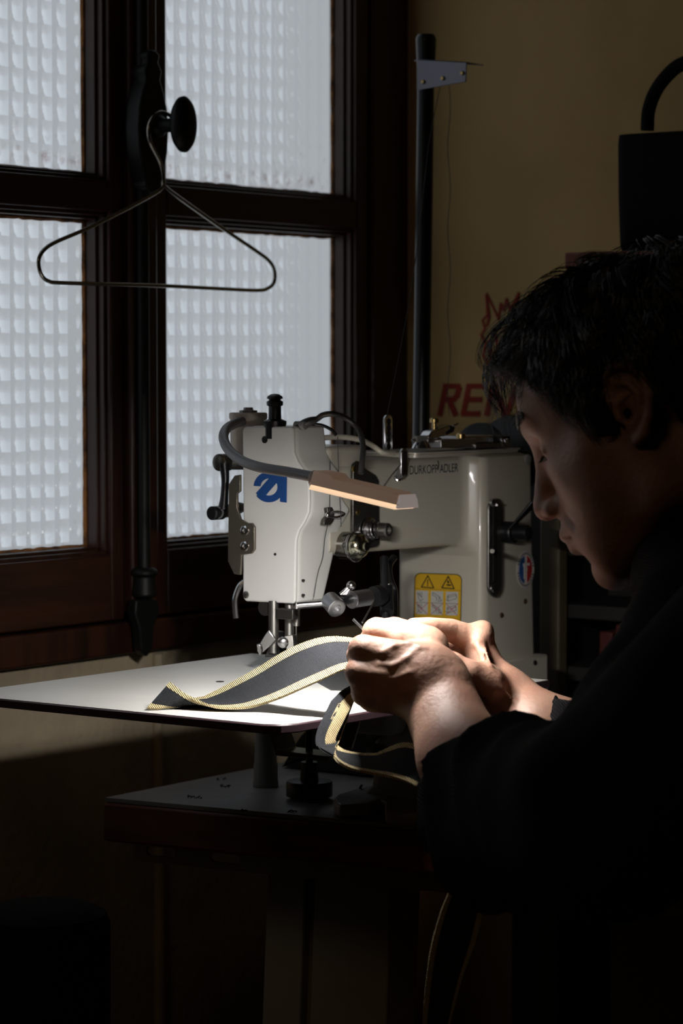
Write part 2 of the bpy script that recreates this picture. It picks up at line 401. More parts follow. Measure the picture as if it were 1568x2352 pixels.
# outer fixed frame
m = MB(); m.box(XF-.06, XF+.006, yF(846)+.002, YB, WZ0, WZ1); m.box(XF-.06, XF+.006, WY0, WY0+.053, WZ0, WZ1)
m.box(XF-.055, XF+.003, WY0+.053, yF(846)+.002, WZ0, ZS-.003); m.box(XF-.055, XF+.003, WY0+.053, yF(846)+.002, ZT+.003, WZ1)
m.box(XF-.06, XF-.0455, WY0+.04, YB, WZ0, ZS+.012); m.box(XF-.06, XF-.0455, yF(284)-.02, yF(349)+.01, WZ0, WZ1)
struct(obj('trim_1', m, wood, bevel=.003))
# meeting strip with espagnolette bolt, carried by the right sash
obj('astragal', MB().box(XF-.03, XF+.010, yF(285)+.001, yF(349), ZS+.006, ZT), wood, w2, bevel=.004)
XR = XF+.016
yr = on(329, 900, 0, XR)[1]
zc0 = on(330, 1312, 0, XR)[2]
bolt = obj('bolt_rod', MB().cyl((XR, yr, zc0), (XR, yr, ZT-.02), .0068, seg=16), iron, w2)
yl0, yl1 = on(300, 300, 0, XF+.02)[1], on(376, 300, 0, XF+.02)[1]
def zR(py): return on(340, py, 0, XR)[2]
m = MB()
ym = yr+.004
prof = [(zR(118), .004), (zR(128), .011), (zR(145), .008), (zR(165), .014), (zR(185), .011), (zR(215), .017), (zR(250), .022), (zR(300), .024), (zR(350), .022), (zR(395), .017), (zR(420), .012), (zR(436), .014), (zR(445), .006)]
m.prism([(XF+.008, ym-w_, z) for z, w_ in prof] + [(XF+.008, ym+w_, z) for z, w_ in prof[::-1]], (.022, 0, 0))
lock = obj('lock_case', m, iron, w2, bevel=.003)
kc = on(414, 286, 0, XF+.062)
m = MB(); m.cyl((XF+.02, kc[1], kc[2]), (XF+.064, kc[1], kc[2]), .0075); m.lathe((XF+.02, kc[1], kc[2]), (1, 0, 0), [(0, .014), (.014, .012), (.018, .008)])
obj('knob_stem', m, iron, w2)
m = MB()
R = []
for t, r in ((0, .006), (.003, .017), (.006, .024), (.010, .028), (.014, .0285), (.018, .025), (.021, .018), (.023, .008)):
    R.append([(XF+.054+t, kc[1]+math.cos(k*PI/16)*r*.62, kc[2]+math.sin(k*PI/16)*r*1.04) for k in range(32)])
m.rings(R); obj('knob', m, iron, w2)
m = MB()
m.lathe((XR, yr, zc0+.004), (0, 0, -1), [(0, .011), (.004, .015), (.008, .015), (.009, .012), (.022, .013), (.03, .014), (.032, .011)], 20)
zq = zc0-.03
m.prism([(XR-.008, yr-.017, zq), (XR-.008, yr-.019, zq-.014), (XR-.008, yr-.012, zq-.03), (XR-.008, yr-.009, zq-.055), (XR-.008, yr, zq-.062), (XR-.008, yr+.009, zq-.055), (XR-.008, yr+.012, zq-.03), (XR-.008, yr+.021, zq-.016), (XR-.008, yr+.019, zq-.004), (XR-.008, yr+.010, zq)], (.012, 0, 0))
obj('bolt_keeper', m, iron, w2, bevel=.002)

w3 = bpy.data.objects.new('fill_window', None); COL.objects.link(w3); w3.location = (XF, 1.42, 1.10); w3['kind'] = 'structure'  # added window, out of view, whose glowing pane gives cool fill
m = MB(); m.box(XF-.06, XF, 1.20, 1.24, 1.10, 1.65); m.box(XF-.06, XF, 1.60, 1.64, 1.10, 1.65); m.box(XF-.06, XF, 1.24, 1.60, 1.10, 1.15); m.box(XF-.06, XF, 1.24, 1.60, 1.60, 1.65)
obj('fill_window_frame', m, wood, w3, bevel=.003)
obj('glass_pane', MB().box(XG-.004, XG, 1.24, 1.60, 1.15, 1.60), glow('fill_window_glow', (.84, .92, 1.0), GLOW3), w3, sm=False)

# REM lettering and emblem painted on the back wall
def zb(u, v): return on(u, v, 1, YB-.0002)
def z8(x, y): return (860+x/2.2147, 60+y/2.2147)
root = bpy.data.objects.new('wall_lettering', None); COL.objects.link(root); root.location = zb(1110, 960)
tag(root, 'red painted slanted capital letters on the yellow wall below the spiky emblem', 'wall painting')
def letter(nm, lines):
    m = MB(); strokes(m, [[z8(*p) for p in l] for l in lines], 12.5, zb, (0, -.0006, 0)); obj(nm, m, redpaint, root, sm=False)
letter('letter_r', [[(333, 1975), (362, 1832)], [(358, 1832), (425, 1832), (430, 1845), (420, 1880), (405, 1898), (355, 1900)], [(378, 1900), (412, 1975)]])
letter('letter_e', [[(452, 1972), (480, 1832)], [(480, 1832), (548, 1832)], [(466, 1900), (538, 1900)], [(452, 1972), (528, 1972)]])
letter('letter_m', [[(572, 1974), (600, 1842)], [(600, 1842), (640, 1905), (668, 1990)], [(668, 1990), (718, 1842)], [(722, 1842), (745, 1974)]])
#letter('letter_o', [[(790, 1972), (812, 1832), (880, 1834), (862, 1974), (790, 1972)]])
e_ = bpy.data.objects.new('wall_emblem', None); COL.objects.link(e_); e_.location = zb(1150, 890)
tag(e_, 'red painted emblem with spiky crown on the yellow wall above the lettering', 'wall painting')
def z5(x, y): return (1080+x/2.869, 560+y/2.869)
def spikes(pts, w):
    m = MB(); strokes(m, [[z5(*p) for p in l] for l in pts], w, zb, (0, -.0006, 0)); return m
obj('spike_outline', spikes([[(112, 470), (108, 330), (168, 455), (188, 500), (200, 395), (222, 440), (238, 365), (262, 440), (318, 325), (300, 470), (330, 440)],
    [(112, 470), (80, 505), (98, 560), (72, 600), (100, 650), (88, 740), (125, 800)], [(105, 345), (125, 480), (110, 540)], [(300, 470), (350, 500), (340, 560), (372, 600), (345, 660), (360, 740)]], 5), redpaint, e_, sm=False)
obj('emblem_body', spikes([[(125, 640), (135, 760), (165, 860), (210, 910), (260, 870), (300, 800), (330, 700)], [(165, 600), (185, 690), (165, 720)], [(230, 560), (262, 640), (240, 720), (262, 760)], [(175, 700), (205, 740), (240, 720)], [(205, 910), (190, 940)]], 7), redpaint, e_, sm=False)

# ------------------------------------------------------------------ shelf, bag, cabinet against the back wall
sh = on(1400, 577, 1, 2.40)
x0 = on(1318, 590, 1, 2.42)[0]
t = thing('wall_shelf', 'orange-brown wooden shelf board on the yellow wall under the black bag', 'shelf', (x0+.4, 2.5, sh[2]-.02))
obj('shelf_board', MB().box(x0, x0+.95, 2.40, YB-.001, sh[2]-.018, sh[2]), shelfw, t, bevel=.002)
for q in (.08, .80): obj('shelf_bracket', MB().box(x0+q, x0+q+.02, 2.46, YB-.001, sh[2]-.08, sh[2]-.018), iron, t, bevel=.002)
bl = on(1372, 305, 1, 2.44); bb = on(1402, 570, 1, 2.44)
t = thing('leather_bag', 'black leather tote bag with looped handle standing on the wall shelf', 'bag', (bl[0]+.17, 2.5, sh[2]))
m = MB(); R = []
for z, dx, dy in ((sh[2], .0, .050), (sh[2]+.01, .0, .055), (sh[2]+.06, -.004, .052), (bl[2]-.01, -.018, .030), (bl[2], -.018, .028)):
    R.append([(p, q, z) for p, q in rrect(bb[0]+.17, 2.50, .34-2*dx, dy*2, min(dy, .02))])
m.rings(R); obj('bag_body', m, leather, t)
hp = [on(*p, 1, 2.475) for p in ((1486, 300), (1489, 255), (1505, 210), (1535, 170), (1568, 146), (1620, 135), (1670, 150), (1705, 200), (1720, 255), (1724, 300))]
obj('bag_handle', MB().tube(hp, .0075, 10), leather, t)
# tall dark cabinet
cx0 = on(1229, 1300, 1, 2.46)[0]; ct = on(1229, 1030, 1, 2.46)[2]
xs1, xs2 = on(1300, 1400, 1, 2.46)[0], on(1345, 1400, 1, 2.46)[0]
t = thing('tall_cabinet', 'dark tall cabinet with brown stile behind the sewing machine, partly behind the face', 'cabinet', (cx0+.3, 2.53, 0))
cabm = mat('near_black_wood', (.008, .006, .005), .6)
stilem = mat('brown_wood', (.10, .075, .040), .6, bump=.2, ncol=(.06, .045, .025), noise=.8, nscale=12)
obj('cabinet_side', MB().box(cx0, xs1, 2.46, YB-.002, 0, ct), cabm, t, bevel=.002)
obj('cabinet_stile', MB().box(xs1, xs2, 2.452, 2.47, 0, ct), stilem, t, bevel=.002)
m = MB(); m.box(xs1, xs1+.55, YB-.02, YB-.002, 0, ct); m.box(xs1+.53, xs1+.55, 2.46, YB-.02, 0, ct)
obj('cabinet_back', m, cabm, t)
zsh = [on(1400, y_, 1, 2.47)[2] for y_ in (1540, 1395, 1250)]
for z in zsh + [ct-.02, .02]: obj('cabinet_shelf', MB().box(xs1, xs1+.53, 2.475, YB-.02, z-.015, z), cabm, t)
boxm = mat('dark_red_card', (.07, .010, .006), .7)
t.location.x = (cx0+xs1+.5)/2
for (px0, px1, zt, g, lab) in ((1375, 1405, 1450, 0, 'dark card box behind the brown cabinet stile, narrow'), (1412, 1475, 1434, 1, 'dark red card box on the cabinet shelf behind the neck')):
    a, b = max(xs1+.004, on(px0, 1500, 1, 2.50)[0]), on(px1, 1500, 1, 2.50)[0]
    tag(rebase(obj('card_box', MB().box(a, b, 2.50, 2.58, zsh[0]+.001, on(px0, zt, 1, 2.50)[2]), boxm, bevel=.002)), lab, 'box')

# ------------------------------------------------------------------ thread stand pole
pb = on(967, 1000, 1, 2.35); ptop = on(979, 92, 1, 2.35); px_, py_ = (pb[0]+ptop[0])/2, 2.35
t = thing('thread_stand', 'tall black pole with steel thread guide rising behind the sewing machine', 'thread stand', (px_, py_, .80))
lean = (ptop[0]-pb[0])/(ptop[2]-pb[2])
def pole(z): return (pb[0]+(z-pb[2])*lean, py_, z)
zt = ptop[2]
obj('pole', MB().cyl(pole(.80), pole(zt-.03), .0095, .0092, 24), blackp, t)
obj('pole_cap', MB().lathe(pole(zt-.036), (0, 0, 1), [(0, .0095), (.004, .0098), (.034, .0112), (.038, .0112), (.042, .009)], 24), blackp, t)
obj('table_clamp', MB().lathe(pole(.80), (0, 0, 1), [(0, .028), (.006, .028), (.008, .014), (.03, .014)], 24), blackp, t)
YG_ = 2.337
gq = [on(*p, 1, YG_) for p in ((957, 136), (1071, 142), (1069, 188), (957, 207))]
m = MB(); m.prism(gq, (0, .0015, 0)); a, b = gq[0], gq[1]
m.prism([a, b, b+V((0, .026, 0)), a+V((0, .026, 0))], (0, 0, -.0015))
q = on(950, 140, 1, YG_+.01); w_ = on(1106, 150, 1, YG_+.01)
m.prism([q+V((0, 0, .001)), w_+V((0, 0, .001)), w_+V((0, .004, .001)), q+V((0, .004, .001))], (0, 0, -.001))
obj('thread_guide', m, mat('brushed_bracket_steel', (.20, .20, .235), .35, .8), t, bevel=.0005)
for p in ((971, 188), (1016, 180), (1061, 168)):
    c = on(*p, 1, YG_-.001); obj('guide_eyelet', MB().lathe(c, (0, 1, 0), [(-.0015, .0018), (0, .0024), (.001, .0024)], 12), goldm, t)
def thr(name, lab, pts, r=.0004):
    o = rebase(obj(name, MB().tube(pts, r, 5, 4), threadm)); return tag(o, lab, 'thread', 'threads from the stand')
thr('sewing_thread', 'thin dark thread slanting from the steel guide down to the upright machine guide', [on(1010, 200, 1, 2.33), at(985, 330, 2.80), at(968, 480, 2.76), at(945, 660, 2.70), at(910, 850, 2.64), at(888, 958, 2.60)])
wob = [on(1031+3*math.sin(k*1.1), 196+k*33.0, 1, 2.36) for k in range(24)]
thr('sewing_thread', 'thin wavy dark thread hanging straight down right of the black pole', wob)

# ------------------------------------------------------------------ sewing table
TZ = .80
t = thing('sewing_table', 'sewing table with grey top, reddish wooden edge and grey steel frame', 'table', (-1.36, 2.2, 0))
A_ = on(235, 1832, 2, TZ); TX0, TX1, TY0, TY1 = A_[0], -1.03, A_[1], 2.44
def yS(x, d=0.0): return A_[1]+(x-A_[0])*.157+d              # the near edge runs a little skew to the room
def onS(px, py, d):
    y = yS(-1.45, d)
    for _ in range(6): p = on(px, py, 1, y); y = yS(p[0], d)
    return p
def slab(z0, z1, i): return MB().prism([(TX0+i, yS(TX0, i), z0), (TX1-i, yS(TX1, i), z0), (TX1-i, TY1-i, z0), (TX0+i, TY1-i, z0)], (0, 0, z1-z0))
obj('tabletop', slab(TZ-.004, TZ, .002), tabletop, t); obj('table_edge', slab(TZ-.043, TZ-.0045, 0), tableedge, t, bevel=.003)
RD = .03
rl = onS(307, 1928, RD); rz0 = onS(307, 1977, RD)[2]; rz1 = TZ-.0435
m = MB(); sl = []
for (a, b, c, d) in ((335, 402, 1940, 1966), (482, 551, 1958, 1986)):
    p0 = onS(a, c, RD); p1 = onS(b, d, RD); sl.append((p0[0], p1[0]))
zs0, zs1 = rz0+.007, rz1-.006
def sb(m, xa, xb, za, zb2, d=RD, th=.003, xa2=None, xb2=None):
    xa2 = xa if xa2 is None else xa2; xb2 = xb if xb2 is None else xb2
    m.prism([(xa2, yS(xa2, d), za), (xb2, yS(xb2, d), za), (xb, yS(xb, d), zb2), (xa, yS(xa, d), zb2)], (0, th, 0))
prev = rl[0]; rr = (zs1-zs0)*.5
for a, b in sl:
    sb(m, prev, a, rz0, rz1); sb(m, a, b, rz0, zs0); sb(m, a, b, zs1, rz1); prev = b
    zm = (zs0+zs1)/2
    for x_, s_ in ((a, 1), (b, -1)):
        for s2 in (1, -1):
            P = [(x_, zm+s2*rr)]+[(x_+s_*rr*(1-math.cos(q*PI/12)), zm+s2*rr*math.sin(q*PI/12)) for q in range(7)]
            m.prism([(x2, yS(x2, RD), z2) for x2, z2 in P], (0, .003, 0))
sb(m, prev, TX1-.03, rz0, rz1); sb(m, rl[0], TX1-.03, rz1-.003, rz1, RD+.003, .04)
obj('frame_rail', m, railm, t, sm=False)
LD = .055
lt0, lb0, lt1, lb1 = onS(612, 2012, LD), onS(575, 2352, LD), onS(895, 2040, LD), onS(865, 2352, LD)
k0_ = (lt0[0]-lb0[0])/(lt0[2]-lb0[2]); k1_ = (lt1[0]-lb1[0])/(lt1[2]-lb1[2]); zt_, zb_ = rz0+.004, .05
m = MB()
for u0, u1, dy in ((0, .31, 0), (.31, .36, .010), (.36, .665, .006), (.665, 1, 0)):
    def ex(u, z): return (lt0[0]+(z-lt0[2])*k0_)*(1-u)+(lt1[0]+(z-lt1[2])*k1_)*u
    sb(m, ex(u0, zt_), ex(u1, zt_), zb_, zt_, LD+dy, .05, ex(u0, .5), ex(u1, .5))
obj('leg', m, railm, t, bevel=.0015)
obj('leg', MB().box(-1.40, -1.28, 2.36, 2.41, .05, TZ-.0435), railm, t, bevel=.002)
obj('foot_bar', MB().box(-1.66, -1.10, 1.965, 2.045, 0, .05), railm, t, bevel=.004)
obj('foot_bar', MB().box(-1.66, -1.10, 2.355, 2.415, 0, .05), railm, t, bevel=.004)
# black bin low at the left
bc = at(95, 2082, 2.30)
o = obj('round_bin', MB().lathe((bc[0], bc[1], 0), (0, 0, 1), [(0, .05), (.01, .054), (.60, .060), (bc[2]-.014, .0605), (bc[2]-.006, .057), (bc[2], .045), (bc[2]+.002, .03), (bc[2]+.003, .001)], 36), leather)
tag(rebase(o), 'tall narrow black round bin in the shade below the window', 'bin')
# lint on the tabletop
r3 = random.Random(3)
for px, py, n, lab in ((445, 1831, 7, 'dark lint strip on the grey table top, largest one at the left'), (508, 1806, 5, 'dark lint tuft on the table top below the end of the white plate'), (656, 1864, 4, 'small dark lint speck on the table top in front of the black knob'),
                       (562, 1863, 2, 'tiny dark lint speck on the front table edge left of the black knob'), (500, 1790, 3, 'tiny lint dots on the table top near the wall')):
    c = on(px, py, 2, TZ+.0006); m = MB()
    for k in range(n):
        p = c+V((r3.uniform(-.006, .006)*n/3, r3.uniform(-.003, .003), 0)); q = p+V((r3.uniform(-.006, .006), r3.uniform(-.004, .004), .0004))
        m.tube([p, (p+q)/2+V((0, .001, .0008)), q], .0006, 5, 3)
    tag(rebase(obj('lint_scrap', m, threadm)), lab, 'lint', 'lint scraps on the table')

# ================================================================== THE SEWING MACHINE
YF_ = 1.96
XA = on(679, 1300, 1, YF_)[0]
def f_(x, y): return on(x, y, 1, YF_)
def a_(x, y, d=0.0): return on(x, y, 0, XA+d)
mach = thing('sewing_machine', 'cream industrial sewing machine with blue emblem standing on the grey table', 'sewing machine', (-1.55, 2.2, TZ))
edge_px = [(980, 673), (1040, 674), (1062, 684), (1085, 700), (1102, 706), (1120, 709), (1150, 710), (1178, 708), (1200, 698), (1218, 686), (1232, 681), (1245, 679), (1387, 677)]
# head casting: rounded loft behind the face plate
m = MB(); R = []
xl = f_(557, 1100)[0]
for i, (py, px) in enumerate(edge_px):
    p = f_(px-2, py); xr = p[0]; yb = 2.018 + (.014 if 1150 < py < 1290 else 0) - (.004 if py > 1350 else 0)
    ins = .003 if i in (0, len(edge_px)-1) else 0
    R.append([(q[0], q[1], p[2]) for q in rrect((xl+xr)/2+.001, (YF_+.0045+yb)/2, (xr-xl)-.003-ins, yb-YF_-.0045-ins, .007)])
m.rings(R[::-1]); obj('machine_head', m, enamel_lit, mach, bevel=.002)
# face plate
left = [(557, 1378+0), (557, 1272), (558, 1184), (556, 990), (559, 983), (563, 980)]
right = [(668, 980), (673, 984)] + [(x, y) for y, x in edge_px[1:-1]] + [(677, 1380), (672, 1387)]
pts = [f_(x, y) for x, y in [(563, 1381)] + [(557, 1372)] + left[1:] + right]
m = MB().prism(pts, (0, .004, 0)); obj('face_plate', m, enamel_face, mach, bevel=.0016, seg=3)
# raised wave on the side of the head (front cover seam)
def dots(nm, lst, mt, mapf, vec, par=mach):
    for x, y, r in lst:
        c = mapf(x, y); obj(nm, MB().lathe(c, vec, [(-.0015, r), (.0006, r), (.0010, r*.8)], 16), mt, par)
dots('screw', [(608, 1010, .0034)], blackp, f_, (0, -1, 0)); dots('screw_hole', [(632, 1273, .0014)], blackink, f_, (0, -1, 0))
dots('screw', [(565, 1366, .0036)], dsteel, f_, (0, -1, 0))
dots('screw_hole', [(697, 1333, .0012), (697, 1367, .0013)], blackink, a_, (1, 0, 0))
# blue emblem on the face plate, drawn in the units of the zoomed photo
def z1(x, y): return f_(470+x/2.958, 880+y/2.958)
def lg(x, y): p = z1(x, y); p[1] = YF_-.0001; return p
m = MB()
def arc(cx, cy, r0, r1, a0, a1, n=24, sq=1.0):
    A = [math.radians(a0+(a1-a0)*k/n) for k in range(n+1)]
    for u, v in zip(A, A[1:]):
        m.prism([lg(cx+r0*math.cos(u)*sq, cy-r0*math.sin(u)), lg(cx+r1*math.cos(u)*sq, cy-r1*math.sin(u)), lg(cx+r1*math.cos(v)*sq, cy-r1*math.sin(v)), lg(cx+r0*math.cos(v)*sq, cy-r0*math.sin(v))], (0, -.0004, 0))
arc(438, 706, 58, 104, 40, 176); arc(438, 706, 58, 104, 214, 400)
m.prism([lg(*p) for p in ((350, 748), (392, 790), (522, 640), (480, 600))], (0, -.0006, 0))
m.prism([lg(*p) for p in ((515, 622), (560, 634), (558, 812), (515, 806))], (0, -.0008, 0))
obj('blue_emblem', m, bluelogo, mach, sm=False, label='blue round emblem on the white face plate')
# arm and pillar
YP_ = 2.25
XP = on(1110, 1300, 1, YP_)[0]; XB = on(909, 1300, 1, YP_)[0]
def p_(x, y, d=0.0): return on(x, y, 0, XP+d)
def q_(x, y, d=0.0): return on(x, y, 1, YP_-d)
ya, yp, ye = 2.015, YP_, p_(1229, 1250)[1]
zab, zat = a_(870, 1268)[2], a_(900, 1052)[2]
def loft_box(nm, secs, mt, bev=.003, rr=.008):              # secs: (z, x0, x1, y0, y1)
    m = MB(); m.rings([[(p, q, z) for p, q in rrect((x0+x1)/2, (y0+y1)/2, x1-x0, y1-y0, rr)] for z, x0, x1, y0, y1 in secs]); return obj(nm, m, mt, mach, bevel=bev, seg=3)
m = MB(); R = []
yt_ = a_(1056, 1100)[1]
for y, g, gz in ((ya, 0, 0), (ya+.07, 0, 0), (yt_, .0, .001), (yt_+(yp-yt_)*.45, .0022, .003), (yt_+(yp-yt_)*.75, .007, .006), (yp-.001, .013, .012), (yp+.006, XP-XA-.002, .022), (yp+.02, XP-XA-.002, .022)):
    x0, x1 = XB+.002, XA+g
    R.append([((x0+x1)/2+p, y, (zab-gz+zat-.001)/2+q) for p, q in rrect(0, 0, x1-x0, zat-.001-zab+gz, .010)])
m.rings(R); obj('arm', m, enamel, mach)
zr_ = a_(800, 1024)[2]
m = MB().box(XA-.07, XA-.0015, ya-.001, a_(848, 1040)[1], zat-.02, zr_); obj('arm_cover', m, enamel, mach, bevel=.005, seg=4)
zpb = p_(1150, 1520)[2]
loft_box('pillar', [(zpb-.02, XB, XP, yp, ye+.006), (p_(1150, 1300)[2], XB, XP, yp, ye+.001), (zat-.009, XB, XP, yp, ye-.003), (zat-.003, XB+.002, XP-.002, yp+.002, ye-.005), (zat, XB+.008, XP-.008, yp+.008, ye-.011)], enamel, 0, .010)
ybase = on(1258, 1520, 0, XP+.010)[1]; zbase = on(1200, 1512, 0, XP+.010)[2]
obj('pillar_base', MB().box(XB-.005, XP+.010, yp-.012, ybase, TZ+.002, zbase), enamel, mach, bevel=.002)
dots('screw_hole', [(1228, 1522, .0028), (1132, 1487, .005)], blackink, lambda x, y: p_(x, y, .0102 if x > 1200 else 0), (1, 0, 0))
dots('screw_hole', [(1205, 1381, .0028), (1151, 1413, .003)], mat('rusty_hole', (.05, .02, .01), .8), lambda x, y: p_(x, y), (1, 0, 0))
dots('screw', [(1212, 1056, .006)], greyp, lambda x, y: p_(x, y), (1, 0, 0))
# lettering on the arm
def text(s_, nm, p0, p1, py0, hpx, mt, off=.0004):
    cu = bpy.data.curves.new('t', 'FONT'); cu.body = s_; cu.size = 1; cu.extrude = 0; ob = bpy.data.objects.new('t', cu); COL.objects.link(ob)
    dg = bpy.context.evaluated_depsgraph_get(); me = bpy.data.meshes.new_from_object(ob.evaluated_get(dg)); bpy.data.objects.remove(ob)
    co = np.array([v.co[:] for v in me.vertices]); w = co[:, 0].max()-co[:, 0].min(); h = co[:, 1].max()-co[:, 1].min()
    A = a_(p0, py0); B = a_(p1, py0); hh = abs(a_(p0, py0-hpx)[2]-A[2]); y0_, y1_ = A[1], B[1]
    for v, c in zip(me.vertices, co):
        v.co = (XA+off, y0_+(y1_-y0_)*(c[0]-co[:, 0].min())/w, A[2]+hh*(c[1]-co[:, 1].min())/h)
    return objme(nm, me, mt, mach, sm=False)
text('DURKOPP ADLER', 'maker_lettering', 940, 1051, 1090, 20, navyink)
thr_ = MB().tube([a_(1005, 1058, .0012), a_(1007, 1070, .001), a_(1005, 1080, .001)], .0004, 5, 3); obj('paint_nick', thr_, threadm, mach)
# warning label
def pl(u, v, d=.0005): return q_(952+u*109-v*2.4, 1315+v*109+u*4, d)
lab = bpy.data.objects.new('warning_label', None)
def poly(nm, shapes, mt, par, d, th=.0002):
    m = MB()
    for k_, s_ in enumerate(shapes): m.prism([pl(u, v, d) for u, v in s_], (0, -th*(1+.04*(k_ % 12)), 0))
    return obj(nm, m, mt, par, sm=False)
def rr2(w, h, r, o=0.0):
    P = [(o+r-r*math.cos(a*PI/16), o+r-r*math.sin(a*PI/16)) for a in range(9)]
    P2 = [(w-o-r+r*math.sin(a*PI/16), o+r-r*math.cos(a*PI/16)) for a in range(9)]
    return P+P2+[(w-o, h-o), (o, h-o)]
ylab = poly('warning_label', [rr2(1, 1.95, .13)], blackink, mach, .0002)
poly('label_ground', [rr2(1, 1.95, .115, .018)], yellow, ylab, .0004)
def lines(L, w): 
    o = []
    for l in L:
        for a, b in zip(l, l[1:]):
            a = V(a); b = V(b); n = b-a; n /= max(np.linalg.norm(n), 1e-9); q = np.array([-n[1], n[0]])*w/2; o.append([a+q-n*w*.3, b+q+n*w*.3, b-q+n*w*.3, a-q-n*w*.3])
    return o
tri = lambda x: [[(x, .30), (x+.13, .055), (x+.26, .31), (x, .30)]]
poly('label_symbol', lines(tri(.15)+tri(.58), .022)+lines([[(.28, .14), (.28, .23)], [(.28, .25), (.28, .27)]], .020)+lines([[(.70, .15), (.72, .19)], [(.69, .235), (.76, .24)]], .034), blackink, ylab, .0007)
poly('label_line', lines([[(.02, .335), (.98, .345)], [(.02, .935), (.98, .945)]], .008), mat('ochre_ink', (.25, .14, .005), .6), ylab, .0007)
boxes = [(.04+k*.315, .375) for k in range(3)]
poly('label_picture', [[(x, y), (x+.255, y), (x+.255, y+.50), (x, y+.50)] for x, y in boxes] + [[(x, .99), (x+.27, .99), (x+.27, 1.5), (x, 1.5)] for x in (.2, .56)], paper, ylab, .0006)
g = []
for k, (x, y) in enumerate(boxes):
    g += [[(x, y+.25), (x+.255, y+.25)]]
    for dy in (0, .25):
        if k == 0: g += [[(x+.03, y+dy+.03), (x+.06, y+dy+.17), (x+.10, y+dy+.22), (x+.15, y+dy+.17)], [(x+.07, y+dy+.03), (x+.09, y+dy+.12)], [(x+.12, y+dy+.03), (x+.115, y+dy+.14)], [(x+.03, y+dy+.05), (x+.13, y+dy+.15)]]
        if k == 1: g += [[(x+.03, y+dy+.08), (x+.04, y+dy+.03), (x+.17, y+dy+.11), (x+.17, y+dy+.2)], [(x+.03, y+dy+.08), (x+.12, y+dy+.13), (x+.12, y+dy+.2)], [(x+.17, y+dy+.11), (x+.23, y+dy+.2), (x+.15, y+dy+.22)]]
        if k == 2: g += [[(x+.03, y+dy+.09), (x+.19, y+dy+.04), (x+.22, y+dy+.07), (x+.06, y+dy+.12), (x+.03, y+dy+.09)], [(x+.03, y+dy+.09), (x+.05, y+dy+.2), (x+.22, y+dy+.14), (x+.22, y+dy+.07)], [(x, y+dy+.17), (x+.05, y+dy+.2)]]
poly('label_drawing', lines(g, .010), greyink, ylab, .0008)
poly('label_cross', lines(sum([[[(x, y+.25), (x+.255, y+.5)], [(x+.255, y+.25), (x, y+.5)]] for x, y in boxes], []), .010), redink, ylab, .0009)
# round sticker
cs = p_(1206, 1308, .0002); ry = abs(p_(1226, 1308)[1]-p_(1186, 1308)[1])/2; rz = abs(p_(1206, 1265)[2]-cs[2])
def disc(k, a0=0, a1=360, n=36): return [(cs[1]+ry*k*math.cos(math.radians(a0+(a1-a0)*i/n)), cs[2]+rz*k*math.sin(math.radians(a0+(a1-a0)*i/n))) for i in range(n)]
def st(nm, shapes, mt, par, d):
    m = MB()
    for s_ in shapes: m.prism([(XP+.0002+d, p, q) for p, q in s_], (.0002, 0, 0))
    return obj(nm, m, mt, par, sm=False)
stk = st('round_sticker', [disc(1)], stwhite, mach, 0)
st('blue_field', [[(min(p, cs[1]-ry*.12), q) for p, q in disc(.74)]], stblue, stk, .0002); st('red_field', [[(max(p, cs[1]+ry*.18), q) for p, q in disc(.74)]], stred, stk, .0002)
def sp(u, v): return (cs[1]+ry*u, cs[2]+rz*v)
st('letter_f', [[sp(-.22, -.5), sp(-.05, -.5), sp(-.05, -.05), sp(.2, -.05), sp(.2, .08), sp(-.05, .08), sp(-.05, .2), sp(.45, .2), sp(.45, .34), sp(-.35, .34), sp(-.22, .1)]], stwhite, stk, .0005)
tick = []
for k in range(34):
    if k in (0, 16, 17, 33): continue
    a = 2*PI*k/34; u = V((math.cos(a), math.sin(a))); n = V((-u[1], u[0]))*.045
    tick.append([sp(*(u*.80+n)), sp(*(u*.93+n)), sp(*(u*.93-n)), sp(*(u*.80-n))])
st('rim_lettering', tick, greyink, stk, .0003)
# slotted chrome plate with pins
def pyz(px, py, d): return p_(px, py, d)
A, B = p_(1117, 1146, .003), p_(1146, 1368, .003)
cy_, cz_ = (A[1]+B[1])/2, (A[2]+B[2])/2
m = MB().prism([(XP+.003, p, q) for p, q in rrect(cy_, cz_, abs(B[1]-A[1]), abs(A[2]-B[2]), abs(B[1]-A[1])*.49, 8)], (.003, 0, 0)); sp_ = obj('slotted_plate', m, dsteel, mach, bevel=.0008)
m = MB().prism([(XP+.0058, p, q) for p, q in rrect(cy_-.0005, cz_+.003, abs(B[1]-A[1])*.30, abs(A[2]-B[2])*.78, .0015, 4)], (.0006, 0, 0)); obj('slot', m, blackink, sp_, sm=False)
for (x, y) in ((1131, 1155), (1131, 1352)): obj('screw', MB().lathe(p_(x, y, .006), (1, 0, 0), [(-.002, .0042), (.0015, .0042), (.0022, .0032)], 16), steel, sp_)
obj('pin', MB().cyl(p_(1140, 1160, .004), p_(1140, 1160, .014), .0012), dsteel, sp_)
obj('stop_lever', MB().cyl(p_(1130, 1266, .004), p_(1130, 1266, .040), .0028, .0022), darksteel, sp_)
